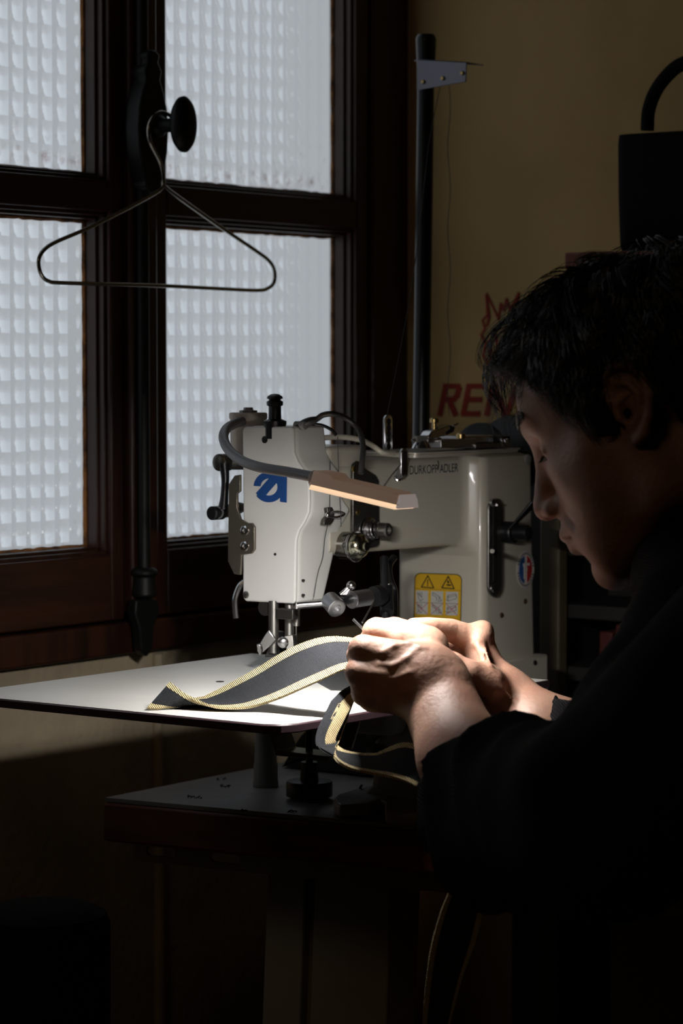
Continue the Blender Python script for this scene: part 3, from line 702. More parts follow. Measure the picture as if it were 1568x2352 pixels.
# black clamp lever
h0 = p_(1158, 1222, .003)
m = MB(); m.lathe(h0, (1, 0, 0), [(0, .0115), (.012, .0115), (.0135, .010)], 24); m.lathe(h0+V((.013, 0, 0)), (1, 0, 0), [(0, .008), (.016, .0085), (.018, .007)], 24)
q0, q1 = p_(1170, 1212, .012), at(1221, 1160, 2.70)
m.prism([q0+V((0, -.006, -.002)), q0+V((0, .010, .004)), q1+V((0, .009, .002)), q1+V((0, -.004, .004))], (.004, 0, 0))
obj('clamp_lever', m, blackp, mach, bevel=.0015)
# tension plate and two tension assemblies
pts = [a_(*p, .0015) for p in ((804, 1080), (806, 1066), (814, 1060), (824, 1064), (834, 1078), (856, 1092), (863, 1104), (865, 1250), (858, 1256), (820, 1264), (803, 1248))]
tp = obj('tension_plate', MB().prism(pts, (.004, 0, 0)), darksteel, mach, bevel=.001)
dots('screw', [(814, 1078, .003), (822, 1177, .003), (858, 1156, .003)], goldm, lambda x, y: a_(x, y, .0058), (1, 0, 0), tp)
def tension(x, y, k, L, d0, extra):
    c = a_(x, y, d0); r = bpy.data.objects.new('tension_assembly', None); COL.objects.link(r); r.parent = mach; r.location = Vector(c)-wloc(mach)
    m = MB(); m.lathe(c, (1, 0, 0), [(0, .0105*k), (.001, .0128*k), (.0022, .0128*k), (.003, .006*k)], 32); m.lathe(c+V((.004, 0, 0)), (1, 0, 0), [(0, .006*k), (.0006, .0124*k), (.0018, .0122*k), (.0028, .0085*k), (.006, .008*k)], 32)
    obj('tension_disc', m, steel, r)
    pts = [c+V((.006+.014*L*j/60, math.cos(j*PI/8)*(.0095-.0032*j/60)*k, math.sin(j*PI/8)*(.0095-.0032*j/60)*k)) for j in range(61)]
    obj('tension_spring', MB().tube(pts, .0008, 6, 0), steel, r)
    e1 = c+V((.0205*L, 0, 0)); m = MB().lathe(e1, (1, 0, 0), [(-.006, .0052), (-.0015, .0052), (-.001, .0075), (.0065, .0072), (.0075, .006), (.0076, .0035), (.005, .003)], 28); obj('tension_nut', m, dsteel, r)
    return r
tension(840, 1216, 1.0, 1.0, .004, 0)
c = a_(783, 1252, -.004)
r = bpy.data.objects.new('thread_regulator', None); COL.objects.link(r); r.parent = mach; r.location = Vector(c)-wloc(mach)
obj('regulator_drum', MB().lathe(c, (1, 0, 0), [(0, .0135), (.013, .0135), (.0135, .0125)], 36), mat('polished_dark_steel', (.22, .21, .19), .15, 1), r)
m = MB(); m.lathe(c, (1, 0, 0), [(.0145, .0125), (.0150, .0146), (.0158, .0146), (.0163, .012), (.0170, .0148), (.0178, .0148), (.0185, .011)], 36); obj('tension_disc', m, steel, r)
obj('regulator_cap', MB().lathe(c+V((.0185, 0, 0)), (1, 0, 0), [(0, .0128), (.004, .0125), (.008, .0105), (.0105, .006), (.0108, .0045), (.013, .0042), (.0132, .002)], 36), mat('yellowed_chrome', (.55, .54, .42), .18, 1), r)
obj('check_spring', MB().tube([c+V(v) for v in ((.014, -.013, -.002), (.014, -.018, .001), (.015, -.012, .005), (.016, -.010, -.004), (.017, -.008, -.012), (.018, 0, -.0155), (.019, .007, -.013))], .0006, 6, 6), steel, r)
# thread clamp on the head
c = a_(745, 1185, .001)
m = MB(); m.prism([a_(*p, .0135) for p in ((742, 1166), (754, 1164), (760, 1176), (758, 1196), (750, 1206), (734, 1205), (737, 1192), (745, 1184))], (.005, 0, 0)); cl = obj('thread_clamp', m, darksteel, mach, bevel=.001)
m = MB(); m.tube([a_(752, 1184, .019), a_(770, 1175, .023), a_(791, 1180, .025), a_(772, 1188, .025), a_(752, 1186, .021)], .0012, 8, 5); m.sphere(a_(752, 1183, .0185), .0028); obj('clamp_wire', m, steel, cl)
# side thread guides (perforated strips)
def strip(nm, x0, x1, y0, y1, X, n, dx=0):
    A, B = on(x0, y0, 0, X), on(x1, y1, 0, X); cy, cz = (A[1]+B[1])/2, (A[2]+B[2])/2; w, h = abs(B[1]-A[1]), abs(A[2]-B[2])
    o = obj(nm, MB().prism([(X, p, q) for p, q in rrect(cy, cz, w, h, w*.42, 5)], (.0025, 0, 0)), steel, mach, bevel=.0006)
    m = MB()
    for k in range(n):
        z = cz+h/2-w*.5-(h-w)*k/(n-1); m.lathe((X+.0024, cy, z), (1, 0, 0), [(0, w*.26), (.0003, w*.26)], 14)
    obj('strip_hole', m, blackink, o, sm=False)
strip('thread_strip', 917, 932, 1030, 1096, XA+.003, 5); strip('thread_strip', 879, 897, 953, 1040, XA-.030, 5)
obj('guide_wire', MB().tube([a_(929, 1090, .004), a_(924, 1100, .008), a_(912, 1103, .009), a_(906, 1094, .004)], .0012, 8, 5), steel, mach)
obj('rubber_plug', MB().lathe(a_(911, 1092, 0), (1, 0, 0), [(0, .006), (.003, .0058), (.0036, .004)], 20), greyp, mach)
# top of the head: solenoid cylinder, black knob, cables, hose
c = at(570, 1000, 2.56); top_ = at(570, 945, 2.56)
m = MB().lathe((c[0], c[1], c[2]-.03), (0, 0, 1), [(0, .0165), (.02, .0175), (top_[2]-c[2]+.022, .0178), (top_[2]-c[2]+.0235, .0188), (top_[2]-c[2]+.028, .0188), (top_[2]-c[2]+.029, .0175)], 32); obj('solenoid', m, pinkp, mach)
obj('solenoid_nut', MB().lathe(top_, (0, 0, 1), [(-.003, .009), (.001, .009), (.0015, .005), (.004, .0045)], 6), greyp, mach)
c = at(631, 974, 2.50); z0_ = c[2]
m = MB().lathe(c, (0, 0, 1), [(-.014, .0105), (-.002, .0105), (0, .0112), (.003, .0112), (.0045, .007), (.005, .0062), (.017, .0060), (.018, .0078), (.0215, .008), (.0225, .006), (.0235, .0055), (.0245, .0078), (.0265, .0072), (.0285, .004), (.029, .001)], 28); obj('foot_pressure_knob', m, blackp, mach)
m = MB().tube([at(680, 982, 2.49), at(694, 976, 2.49), at(712, 968, 2.49), at(728, 962, 2.49), at(742, 953, 2.49), at(766, 951, 2.49), at(795, 961, 2.50), at(822, 986, 2.50), at(833, 1020, 2.49), at(832, 1055, 2.48), at(828, 1088, 2.475)], lambda t: .0028 if t > .3 else .0028+.0018*math.sin(t/.3*PI), 12); obj('black_cable', m, mat('black_rubber', (.03, .03, .03), .35), mach)
m = MB().tube([at(715, 974, 2.51), at(740, 977, 2.51), at(762, 988, 2.51), at(772, 1000, 2.51)], .0016, 8); obj('thin_cable', m, blackp, mach)
obj('cable_tie', MB().lathe(at(690, 977, 2.49), (1, 0, 0), [(-.006, .004), (.006, .004)], 12), greyp, mach)
obj('air_hose', MB().tube([at(740, 1006, 2.54), at(770, 1004, 2.55), at(805, 1006, 2.56), at(835, 1013, 2.57), at(860, 1027, 2.58), at(878, 1039, 2.58), at(905, 1041, 2.60)], .0027, 12), whitehose, mach)
# lever linkage at the left of the head
def lathe_y(nm, x, y, F, prof, mt, par=mach): return obj(nm, MB().lathe(at(x, y, F), (0, -1, 0), prof, 24), mt, par)
r = bpy.data.objects.new('foot_lift_linkage', None); COL.objects.link(r); r.parent = mach; r.location = Vector(at(515, 1110, 2.54))-wloc(mach)
m = MB(); m.cyl(at(512, 1062, 2.55), at(575, 1062, 2.55), .0072); m.lathe(at(512, 1062, 2.545), (0, -1, 0), [(-.008, .0085), (.006, .0085), (.007, .0072), (.008, .004)], 24); obj('upper_joint', m, darksteel, r)
obj('link_rod', MB().tube([at(514, 1064, 2.54), at(517, 1100, 2.54), at(515, 1140, 2.54), at(512, 1170, 2.54)], lambda t: .0052-.0014*math.sin(t*PI), 12), blackp, r)
m = MB(); m.lathe(at(497, 1178, 2.54), (0, -1, 0), [(-.008, .0068), (.007, .0068), (.008, .0055)], 24); m.cyl(at(497, 1178, 2.54), at(500, 1178, 2.535), .006); obj('lower_joint', m, blackp, r)
m = MB().prism([at(*p, 2.545) for p in ((497, 1166), (540, 1153), (560, 1158), (560, 1172), (530, 1188), (498, 1191))], (0, .006, 0)); obj('lower_arm', m, dsteel, r, bevel=.001)
m = MB().prism([f_(*p) for p in ((530, 1112), (543, 1092), (556, 1090), (556, 1128), (549, 1134), (549, 1166), (557, 1192), (573, 1201), (583, 1201), (589, 1210), (589, 1262), (582, 1271), (559, 1274), (557, 1320), (542, 1318), (528, 1288))], (0, .003, 0))
for v in m.bm.verts: v.co.y -= .0035
br = obj('lift_bracket', m, mat('brown_grey_steel', (.16, .14, .11), .35, .7), mach, bevel=.0006)
for (x, y) in ((568, 1218), (568, 1254)):
    p = f_(x, y); obj('screw', MB().lathe(p+V((0, -.003, 0)), (0, -1, 0), [(0, .0050), (.0018, .0048), (.0022, .0040), (.0022, .0020), (.0008, .0018)], 20), steel, br)
obj('hand_lever', MB().tube([at(561, 1336, 2.53), at(549, 1348, 2.53), at(540, 1375, 2.53), at(540, 1400, 2.53), at(542, 1420, 2.53)], lambda t: .0026+.0006*t, 10), steel, mach)
# bars and presser foot under the head
def bar(nm, x0, y0, x1, y1, r_, mt, F=2.50, F2=None): return obj(nm, MB().cyl(at(x0, y0, F), at(x1, y1, F2 or F), r_), mt, mach)
bar('presser_bar', 628, 1380, 628, 1500, .0048, dsteel); bar('needle_bar', 664, 1380, 664, 1462, .0045, dsteel); bar('vibrating_bar', 681, 1380, 680, 1438, .0034, dsteel)
bar('needle', 680, 1438, 680, 1512, .0007, steel)
obj('lifter_disc', MB().lathe(at(612, 1395, 2.51), (0, -1, 0), [(-.003, .008), (.003, .008)], 24), darksteel, mach)
m = MB(); m.box(*[v for t in zip(at(646, 1420, 2.50), at(672, 1400, 2.48)) for v in sorted(t)]); obj('bar_guide', m, darksteel, mach, bevel=.001)
def pz(nm, pts, F, th, mt, bev=.0008, par=mach): return obj(nm, MB().prism([at(*p, F) for p in pts], (0, th, 0)), mt, par, bevel=bev)
pf = pz('presser_foot', ((618, 1448), (640, 1452), (640, 1488), (648, 1508), (606, 1510), (614, 1492)), 2.50, .010, blackp)
pz('foot_side_plate', ((617, 1446), (634, 1470), (600, 1500), (594, 1500), (596, 1478), (608, 1458)), 2.485, .002, steel, par=pf)
pz('foot_guard', ((588, 1480), (594, 1478), (599, 1482), (600, 1496), (596, 1506), (590, 1496)), 2.478, .003, steel, par=pf)
m = MB(); m.lathe(at(650, 1476, 2.48), (1, -1, 0), [(-.004, .0052), (.001, .0052), (.002, .0036), (.006, .0036), (.0065, .002)], 20); obj('needle_clamp_screw', m, steel, mach)
pz('needle_clamp', ((652, 1460), (672, 1458), (676, 1498), (658, 1500)), 2.495, .006, dsteel)
# hinged edge guide with rod, sleeve, knob
r = bpy.data.objects.new('edge_guide', None); COL.objects.link(r); r.parent = mach; r.location = Vector(at(830, 1370, 2.5))-wloc(mach)
m = MB(); m.tube([at(682, 1391, 2.46), at(700, 1389, 2.46), at(740, 1386, 2.46), at(752, 1382, 2.46)], .0036, 12, 4); obj('guide_arm', m, steel, r)
c0_, c1_ = at(755, 1377, 2.462), at(778, 1402, 2.446)
m = MB(); m.lathe(c0_, c1_-c0_, [(0, .007), (.001, .0088), (.017, .0092), (.0178, .0080), (.0178, .0042), (.014, .0038)], 28); obj('guide_knob', m, mat('satin_steel', (.55, .55, .56), .35, 1), r)
obj('guide_rod', MB().cyl(at(770, 1384, 2.46), at(815, 1374, 2.48), .0044), blackp, r)
d0, d1 = at(806, 1378, 2.475), at(862, 1369, 2.50)
m = MB(); m.lathe(d0, d1-d0, [(0, .0055), (0, .0082), (.001, .0086), (.0025, .0080), (.024, .0080)], 28); obj('guide_sleeve', m, MATS['satin_steel'], r)
m = MB(); m.lathe(at(858, 1370, 2.50), d1-d0, [(0, .0098), (.008, .0102), (.012, .009)], 24); m.cyl(at(882, 1280, 2.54), at(886, 1425, 2.51), .0042); m.cyl(at(886, 1350, 2.53), at(888, 1408, 2.51), .0068); obj('guide_joint', m, blackp, r)
obj('joint_nut', MB().lathe(at(887, 1347, 2.53), (0, 0, 1), [(-.004, .0062), (.003, .0062)], 6), dsteel, r)
m = MB(); m.cyl(at(782, 1366, 2.47), at(802, 1349, 2.47), .0022); m.prism([at(*p, 2.468) for p in ((782, 1366), (799, 1346), (806, 1348), (796, 1366))], (0, .003, 0)); m.sphere(at(806, 1345, 2.47), .0045); obj('locking_lever', m, steel, r)
obj('brace_wire', MB().cyl(at(858, 1384, 2.47), at(832, 1430, 2.43), .0009), dsteel, r)
obj('black_loop_hose', MB().tube([at(905, 1280, 2.58), at(893, 1300, 2.57), at(895, 1330, 2.57), at(905, 1360, 2.57), at(906, 1420, 2.56)], .0035, 10), blackp, mach)
# pillar top: lid and bobbin winder
XT = XP
ly0, ly1 = on(958, 1034, 0, XT-.012)[1], on(1196, 1034, 0, XT-.012)[1]; zl = zat
obj('top_lid', MB().prism([(p, q, zl-.001) for p, q in rrect(XT-.054, (ly0+ly1)/2, .082, ly1-ly0, .006)], (0, 0, .004)), enamel, mach, bevel=.001)
obj('lid_gasket', MB().prism([(p, q, zl+.003) for p, q in rrect(XT-.054, (ly0+ly1)/2, .086, ly1-ly0+.004, .006)], (0, 0, .0016)), enamel, mach)
def ybx(nm, x0, x1, yt, yb_, X, dx, mt, bev=.0008, par=mach):
    A, B = on(x0, yt, 0, X), on(x1, yb_, 0, X); return obj(nm, MB().box(X-dx, X, A[1], B[1], min(A[2], B[2]), max(A[2], B[2])), mt, par, bevel=bev)
bw = bpy.data.objects.new('bobbin_winder', None); COL.objects.link(bw); bw.parent = mach; bw.location = Vector((XT-.04, (ly0+ly1)/2, zl))-wloc(mach)
ybx('winder_base', 1013, 1094, 1010, 1026, XT-.016, .03, MATS['satin_steel'], par=bw); ybx('winder_slide', 1064, 1132, 1002, 1016, XT-.022, .03, MATS['satin_steel'], par=bw)
ybx('winder_block', 1132, 1172, 1003, 1022, XT-.018, .03, blackp, par=bw); ybx('winder_rail', 1092, 1174, 1020, 1027, XT-.014, .035, dsteel, par=bw)
ybx('winder_foot', 983, 1014, 1006, 1016, XT-.020, .02, dsteel, par=bw)
A = on(985, 1006, 0, XT-.018); 
m = MB().prism([on(*p, 0, XT-.018) for p in ((985, 1002), (992, 991), (1034, 975), (1044, 980), (1043, 990), (1022, 1002), (1012, 1003), (1008, 1008), (985, 1008))], (-.012, 0, 0)); obj('winder_lever', m, steel, bw, bevel=.0015)
obj('lever_pad', MB().prism([on(*p, 0, XT-.017) for p in ((1032, 976), (1045, 980), (1043, 992), (1026, 1000), (1024, 994), (1034, 986))], (-.014, 0, 0)), blackp, bw, bevel=.001)
obj('lever_pin', MB().cyl(on(1040, 978, 0, XT-.024), on(1051, 973, 0, XT-.024), .0010), steel, bw)
c = on(997, 985, 0, XT-.024); obj('winder_screw', MB().lathe(c, (0, 0, 1), [(-.008, .0022), (.006, .0022), (.0065, .0046), (.010, .0046), (.011, .0035)], 20), goldm, bw)
c = on(1058, 1004, 0, XT-.024); obj('winder_screw', MB().lathe(c, (0, 0, 1), [(-.004, .0048), (.003, .0048), (.004, .0036)], 20), goldm, bw)
c = on(1165, 1012, 0, XT-.012); m = MB(); m.sphere(c, .0024); m.sphere(on(1152, 1012, 0, XT-.012), .0022); m.sphere(on(1160, 1014, 0, XT-.011), .0026); obj('winder_eyelet', m, steel, bw)
c = on(968, 1020, 0, XT-.024); m = MB(); m.lathe(c, (0, 0, 1), [(-.004, .010), (0, .008), (.003, .005)], 20); obj('wing_nut_base', m, steel, bw)
ybx('wing_nut', 957, 985, 1001, 1015, XT-.022, .005, greyp, par=bw)
obj('wing_nut_pin', MB().cyl(on(946, 1011, 0, XT-.024), on(960, 1011, 0, XT-.024), .0014), steel, bw)
# handwheel and belt cover at the far end
c = on(1207, 1042, 1, 2.37)
m = MB().lathe((c[0]-.015, 2.358, c[2]), (0, 1, 0), [(0, .030), (.002, .040), (.010, .042), (.018, .040), (.022, .034), (.022, .012)], 40); obj('handwheel', m, blackp, mach)
m = MB().lathe((c[0]-.05, 2.356, c[2]-.004), (0, 1, 0), [(0, .034), (.002, .037), (.008, .037), (.010, .034)], 40); obj('belt_cover', m, blackp, mach)
# motor housing and black drive block under the plate
dm = on(650, 1790, 1, 2.14); dr = on(850, 1790, 1, 2.14)
m = MB().prism([on(*p, 1, 2.14) for p in ((645, 1795), (648, 1765), (668, 1725), (690, 1690), (708, 1672), (850, 1672), (850, 1798))], (0, .10, 0))
for v in m.bm.verts: v.co.z = max(v.co.z, TZ+.002)
obj('drive_motor', m, blackp, mach, bevel=.004)
# bed column, cylinder bed, foot casting
k0 = on(851, 1800, 1, 2.0)[0]
m = MB(); m.rings([[(p, q, z) for p, q in rrect(k0+.05, 2.055, .10+g, .11+g, .012)] for z, g in ((TZ+.012, .016), (TZ+.020, .004), (TZ+.05, 0), (.91, 0))]); gp = mat('grey_casting_paint', (.42, .43, .41), .4, coat=.1); obj('bed_column', m, gp, mach)
fp = [(766, 1862), (768, 1872), (780, 1879), (848, 1876), (862, 1868), (872, 1866), (884, 1872), (884, 1892), (950, 1896), (1060, 1905), (1080, 1850), (1000, 1830), (852, 1828), (775, 1852)]
m = MB().prism([on(x, y, 2, TZ+.0015) for x, y in fp], (0, 0, .012)); obj('foot_casting', m, gp, mach, bevel=.003, seg=4)
obj('foot_pad', MB().box(*[v for t in zip(on(888, 1893, 2, TZ)+V((0, .002, 0)), on(1000, 1860, 2, TZ)+V((0, 0, .0016))) for v in sorted(t)]), blackp, mach)
for y_ in (1685, 1722):
    c = on(852, y_, 1, 1.995); obj('column_screw', MB().lathe(c+V((.002, 0, 0)), (-1, 0, 0), [(-.003, .0065), (.003, .006), (.005, .004)], 20), greyp, mach)
obj('cylinder_bed', MB().box(XA-.03, XA+.10, 1.975, 2.14, .872, .9212), gp, mach, bevel=.012, seg=4)
# ------------------------------------------------------------------ extension plate
PZ = .93
pt = thing('work_plate', 'large white work plate with dark edge, holding the webbing end beside the machine', 'work surface', (-1.47, 1.84, PZ-.008))
C = [(-1.650, 1.640), (-1.306, 1.6515), (-1.2925, 1.6585), (-1.2865, 1.672), (-1.2785, 2.045), (-1.640, 2.056)]
obj('plate_core', MB().prism([(x, y, PZ-.008) for x, y in C], (0, 0, .0076)), lamedge, pt, bevel=.0012)
ci = np.mean(C, 0); obj('plate_laminate', MB().prism([(x+(ci[0]-x)*.008, y+(ci[1]-y)*.008, PZ-.0006) for x, y in C], (0, 0, .0006)), laminate, pt, sm=False)
obj('bed_insert', MB().prism([on(x, y, 2, PZ+.0001) for x, y in ((660, 1530), (700, 1512), (900, 1532), (885, 1588), (760, 1586))], (0, 0, .0006)), mat('worn_dark_steel', (.10, .10, .10), .4, .6, ncol=(.05, .05, .05), noise=1, nscale=200), pt, sm=False)
dots('plate_hole', [(505, 1567, .004)], blackink, lambda x, y: on(x, y, 2, PZ-.0004), (0, 0, 1), pt)
# support: tapered grey post, U bracket, spindle with black hand knob
c = on(610, 1806, 2, TZ)
obj('support_post', MB().lathe((c[0], c[1], TZ+.0005), (0, 0, 1), [(0, .0128), (.004, .0128), (.006, .0122), (.022, .0120), (.024, .0112), (PZ-.009-TZ, .0075)], 28), mat('grey_paint', (.20, .20, .19), .5), pt)
c = on(710, 1812, 2, TZ+.010); zz = c[2]
m = MB().lathe((c[0], c[1], TZ+.0025), (0, 0, 1), [(0, .020), (.001, .0225), (.014, .0225), (.0155, .0215), (.016, .009), (.034, .008)], 36); obj('levelling_knob', m, blackp, pt)
obj('spindle', MB().cyl((c[0], c[1], TZ+.03), (c[0], c[1], PZ-.008), .0036), darksteel, pt)
Fk = float((c-C0)@FW)
brk = mat('zinc_yellow_steel', (.40, .38, .22), .4, .7)
m = MB(); m.prism([at(*p, Fk-.02) for p in ((612, 1672), (620, 1672), (638, 1724), (755, 1738), (755, 1747), (632, 1736))], (0, .030, 0)); obj('u_bracket', m, brk, pt, bevel=.0006)
m = MB(); m.prism([at(*p, Fk+.0) for p in ((626, 1668), (655, 1670), (668, 1716), (642, 1714))], (0, .002, 0)); obj('bracket_web', m, darksteel, pt)
pz('strut', ((795, 1640), (830, 1640), (806, 1722), (770, 1722)), 2.36, .003, greyp, par=pt)
# orange-handled picker and small rod lying at the machine's foot
c = on(808, 1832, 2, TZ+.004)
t = thing('orange_screwdriver', 'small orange-handled tool lying on the table beside the machine foot', 'tool', c)
q = on(792, 1836, 2, TZ+.003); w = on(818, 1826, 2, TZ+.005)
q[1] += .0; obj('handle', MB().lathe(q, w-q, [(0, .002), (.002, .003), (.010, .003), (.012, .0022)], 12), orangep, t)
obj('shaft', MB().cyl(w, w+(at(838, 1790, 2.50)-w)*.6, .0018, .0012), blackp, t)

# ------------------------------------------------------------------ machine lamp on a gooseneck
lc = at(830, 1115, 2.37)
lamp = thing('machine_lamp', 'beige slim work lamp on grey gooseneck shining on the machine face', 'lamp', at(545, 968, 2.53))
obj('gooseneck', MB().tube([at(556, 968, 2.54), at(542, 972, 2.53), at(521, 984, 2.50), at(513, 1004, 2.43), at(524, 1032, 2.36), at(555, 1058, 2.28), at(600, 1074, 2.22), at(660, 1084, 2.18), at(722, 1096, 2.142)], lambda t: .0048-.0004*t, 16), greyrub, lamp)
L0, L1 = at(727, 1100, 2.14), at(932, 1148, 2.08)
ax = (L1-L0)/np.linalg.norm(L1-L0); sd = np.cross(ax, (0, 0, 1.0)); sd /= np.linalg.norm(sd); upv = np.cross(sd, ax)
Ll = np.linalg.norm(L1-L0)
def lp(u, v, w): return L0+ax*u+sd*v+upv*w
obj('neck_collar', MB().cyl(lp(-.004, 0, 0), lp(.006, 0, 0), .0068), pinkp, lamp, bevel=.0008)
def sec(u, w0, w1, v): return [lp(u, -v, w0), lp(u, v, w0), lp(u, v*.8, w1), lp(u, -v*.8, w1)]
m = MB().rings([sec(.004, -.0035, .008, .0125), sec(.022, -.0035, .008, .0125), sec(.026, -.0035, .0052, .0125), sec(Ll-.004, -.0035, .0052, .0125), sec(Ll+.003, -.0035, -.001, .0125)]); lh = mat('translucent_beige_housing', (.55, .43, .36), .4); lb = lh.node_tree.nodes['Principled BSDF']; lb.inputs['Emission Color'].default_value = (1, .62, .42, 1); lb.inputs['Emission Strength'].default_value = .075
obj('lamp_head', m, lh, lamp, bevel=.0006)
led = mat('lamp_diffuser', (.8, .7, .6), .4)
m = MB().rings([sec(.003, -.0076, -.0036, .0122), sec(Ll-.001, -.0076, -.0036, .0122)]); obj('lamp_diffuser', m, glow('warm_diffuser', (1.0, .68, .42), .85), lamp)
obj('end_cap', MB().rings([sec(Ll+.0006, -.0062, .0048, .0130), sec(Ll+.0036, -.0062, .0005, .0130)]), glow('lit_end_cap', (1, .85, .8), .18), lamp, bevel=.0005)
for k in range(3):
    li = bpy.data.lights.new('led', 'AREA'); li.shape = 'RECTANGLE'; li.size = .026; li.size_y = .024; li.energy = LAMP_W*(.60, .27, .13)[k]; li.color = (1, .97, .95); li.spread = math.radians(140)
    lo = bpy.data.objects.new('led', li); COL.objects.link(lo); p = lp(Ll*(.18+.32*k), 0, -.0082); lo.parent = lamp; lo.location = Vector(p)-wloc(lamp)
    aim = V((-.30, .50, -1.0))*1.0
    lo.rotation_euler = Vector(aim).to_track_quat('-Z', 'Y').to_euler()

# ------------------------------------------------------------------ coat hanger on the window knob
XH = XF+.047
hpts = [(398, 272), (385, 262), (368, 258), (352, 268), (343, 285), (341, 305), (345, 328), (356, 350), (367, 372), (373, 395), (375, 418), (371, 432), (350, 447), (280, 485), (200, 525), (130, 555), (103, 572), (90, 592), (89, 612), (96, 633), (112, 646), (150, 650), (360, 656), (500, 663), (590, 667), (615, 662), (629, 648), (630, 622), (618, 600), (590, 578), (500, 517), (400, 446), (378, 428)]
o = obj('coat_hanger', MB().tube([on(x, y, 0, XH) for i, (x, y) in enumerate(hpts)], .0021, 12, 6), mat('aged_steel_wire', (.36, .34, .30), .25, 1))
tag(rebase(o), 'metal wire coat hanger hanging from the window knob', 'coat hanger')

# ================================================================== THE PERSON
HC = V((-.990, 1.740, 1.173)); HYAW, HPITCH, HROLL = .25, .46, .08
hf = V((-math.cos(HPITCH)*math.cos(HYAW), -math.cos(HPITCH)*math.sin(HYAW), -math.sin(HPITCH)))
hl = V((math.sin(HYAW), -math.cos(HYAW), 0)); hu = np.cross(hf, hl)
hl, hu = hl*math.cos(HROLL)+hu*math.sin(HROLL), hu*math.cos(HROLL)-hl*math.sin(HROLL)
HM = np.array([hf, hl, hu])                                  # rows: forward, left, up
def h2w(p): return np.asarray(p) @ HM + HC
def w2h(P): return (P - HC) @ HM.T
def A3(*v): return np.array(v, np.float32)
def head_sdf(P):
    y = np.abs(P[:, 1]); Q = np.stack([P[:, 0], y, P[:, 2]], 1).astype(np.float32)
    d = ell(Q, (-.008, 0, .040), (.092, .074, .068))
    d = smin(d, ell(Q, (.042, 0, .054), (.050, .060, .042)), .03)
    d = smin(d, ell(Q, (.036, 0, -.020), (.056, .060, .070)), .035)
    d = smin(d, cap(Q, (.058, .044, -.010), (.040, .058, -.004), .014, .012), .022)      # cheekbone
    d = smin(d, cap(Q, (.002, .054, -.050), (.066, .022, -.082), .016, .014), .022)      # jaw
    d = smin(d, cap(Q, (.004, .060, -.015), (.004, .055, -.052), .012, .013), .022)
    d = smin(d, ell(Q, (.077, 0, -.083), (.018, .020, .016)), .014)                      # chin
    d = smin(d, ell(Q, (.077, 0, -.046), (.026, .030, .028)), .016)                      # muzzle
    d = smin(d, cap(Q, (.040, .045, -.030), (.060, .031, -.058), .021, .018), .026)       # cheek
    d = smin(d, cap(Q, (.091, .006, .044), (.074, .040, .041), .0085, .0075), .012)      # brow ridge
    d = smax(d, -ell(Q, (.092, .031, .020), (.015, .015, .011)), .010)                   # eye socket
    d = smin(d, ell(Q, (.0705, .031, .019), (.0135, .0145, .0135)), .003)                  # closed-down lid over the eyeball
    d = smin(d, cap(Q, (.0785, .019, .020), (.079, .042, .016), .0028, .0022), .003)       # upper lid fold
    d = smin(d, chain(Q, [(.090, 0, .030), (.097, 0, .010), (.106, 0, -.011)], [.0080, .0080, .0100]), .010)   # nose bridge
    d = smin(d, ell(Q, (.107, 0, -.0175), (.0115, .0115, .0095)), .006)
    d = smin(d, ell(Q, (.098, .0130, -.0215), (.0105, .0068, .0075)), .006)              # wing
    d = smax(d, -ell(Q, (.1025, .0065, -.0290), (.006, .0035, .005)), .003)              # nostril
    d = smax(d, -cap(Q, (.098, .0225, -.018), (.083, .036, -.044), .0012, .0018), .006)  # fold from nose to mouth
    d = smin(d, chain(Q, [(.1030, 0, -.0425), (.0990, .011, -.0435), (.0860, .024, -.0485)], [.0056, .0052, .003]), .005)  # upper lip
    d = smin(d, chain(Q, [(.0985, 0, -.0550), (.0955, .011, -.0545), (.0850, .023, -.0500)], [.0064, .0058, .003]), .005)  # lower lip
    d = smax(d, -chain(Q, [(.112, 0, -.0485), (.103, .014, -.0488), (.0885, .027, -.0505)], [.0014, .0014, .0010]), .003)  # mouth line
    d = smax(d, -cap(Q, (.1035, 0, -.0330), (.1055, 0, -.0380), .0016), .004)            # philtrum
    d = smax(d, -cap(Q, (.101, 0, -.0675), (.091, .016, -.0680), .0035, .003), .009)     # crease under the lip
    for k, zz in enumerate((.072, .083, .094)):                                            # forehead lines
        d = d + .0011*np.exp(-((Q[:, 2]-zz-.004*np.sin(y*50))/.0018)**2)*(Q[:, 0] > .05)*(y < .05)
    # ear
    ec = A3(.010, .078, .040); ex = (Q-ec-A3(0, 0, .004))/A3(.88, .84, .82)+ec
    e = ell(ex, (-.012, .0805, .006), (.0195, .0050, .030))
    e = smin(e, ell(ex, (-.004, .0770, -.024), (.009, .0045, .011)), .005)
    e = smax(e, -ell(ex, (-.009, .0885, .006), (.0145, .0075, .0235)), .003)
    rim = chain(ex, [(.006, .0790, .002), (.0085, .0800, .018), (.004, .0830, .030), (-.010, .0865, .0365), (-.024, .0885, .031), (-.0315, .0890, .016), (-.0300, .0875, -.002), (-.0210, .0850, -.018), (-.0100, .0820, -.030), (-.002, .0790, -.032)],
                [.0026, .0030, .0034, .0036, .0037, .0036, .0034, .0036, .0052, .0046], .003)
    e = smin(e, rim, .003)
    e = smin(e, chain(ex, [(-.004, .0820, .024), (-.0160, .0850, .017), (-.0205, .0855, .004), (-.0150, .0835, -.011), (-.006, .0810, -.016)], [.0026, .0030, .0030, .0028, .0026]), .004)
    e = smin(e, ell(ex, (.0035, .0800, -.006), (.0042, .0035, .0060)), .003)
    e = smin(e, cap(ex, (.003, .0810, .005), (-.010, .0825, .008), .0022, .0018), .002)
    e = smax(e, -ell(ex, (-.004, .0830, -.006), (.0050, .0060, .0085)), .003)
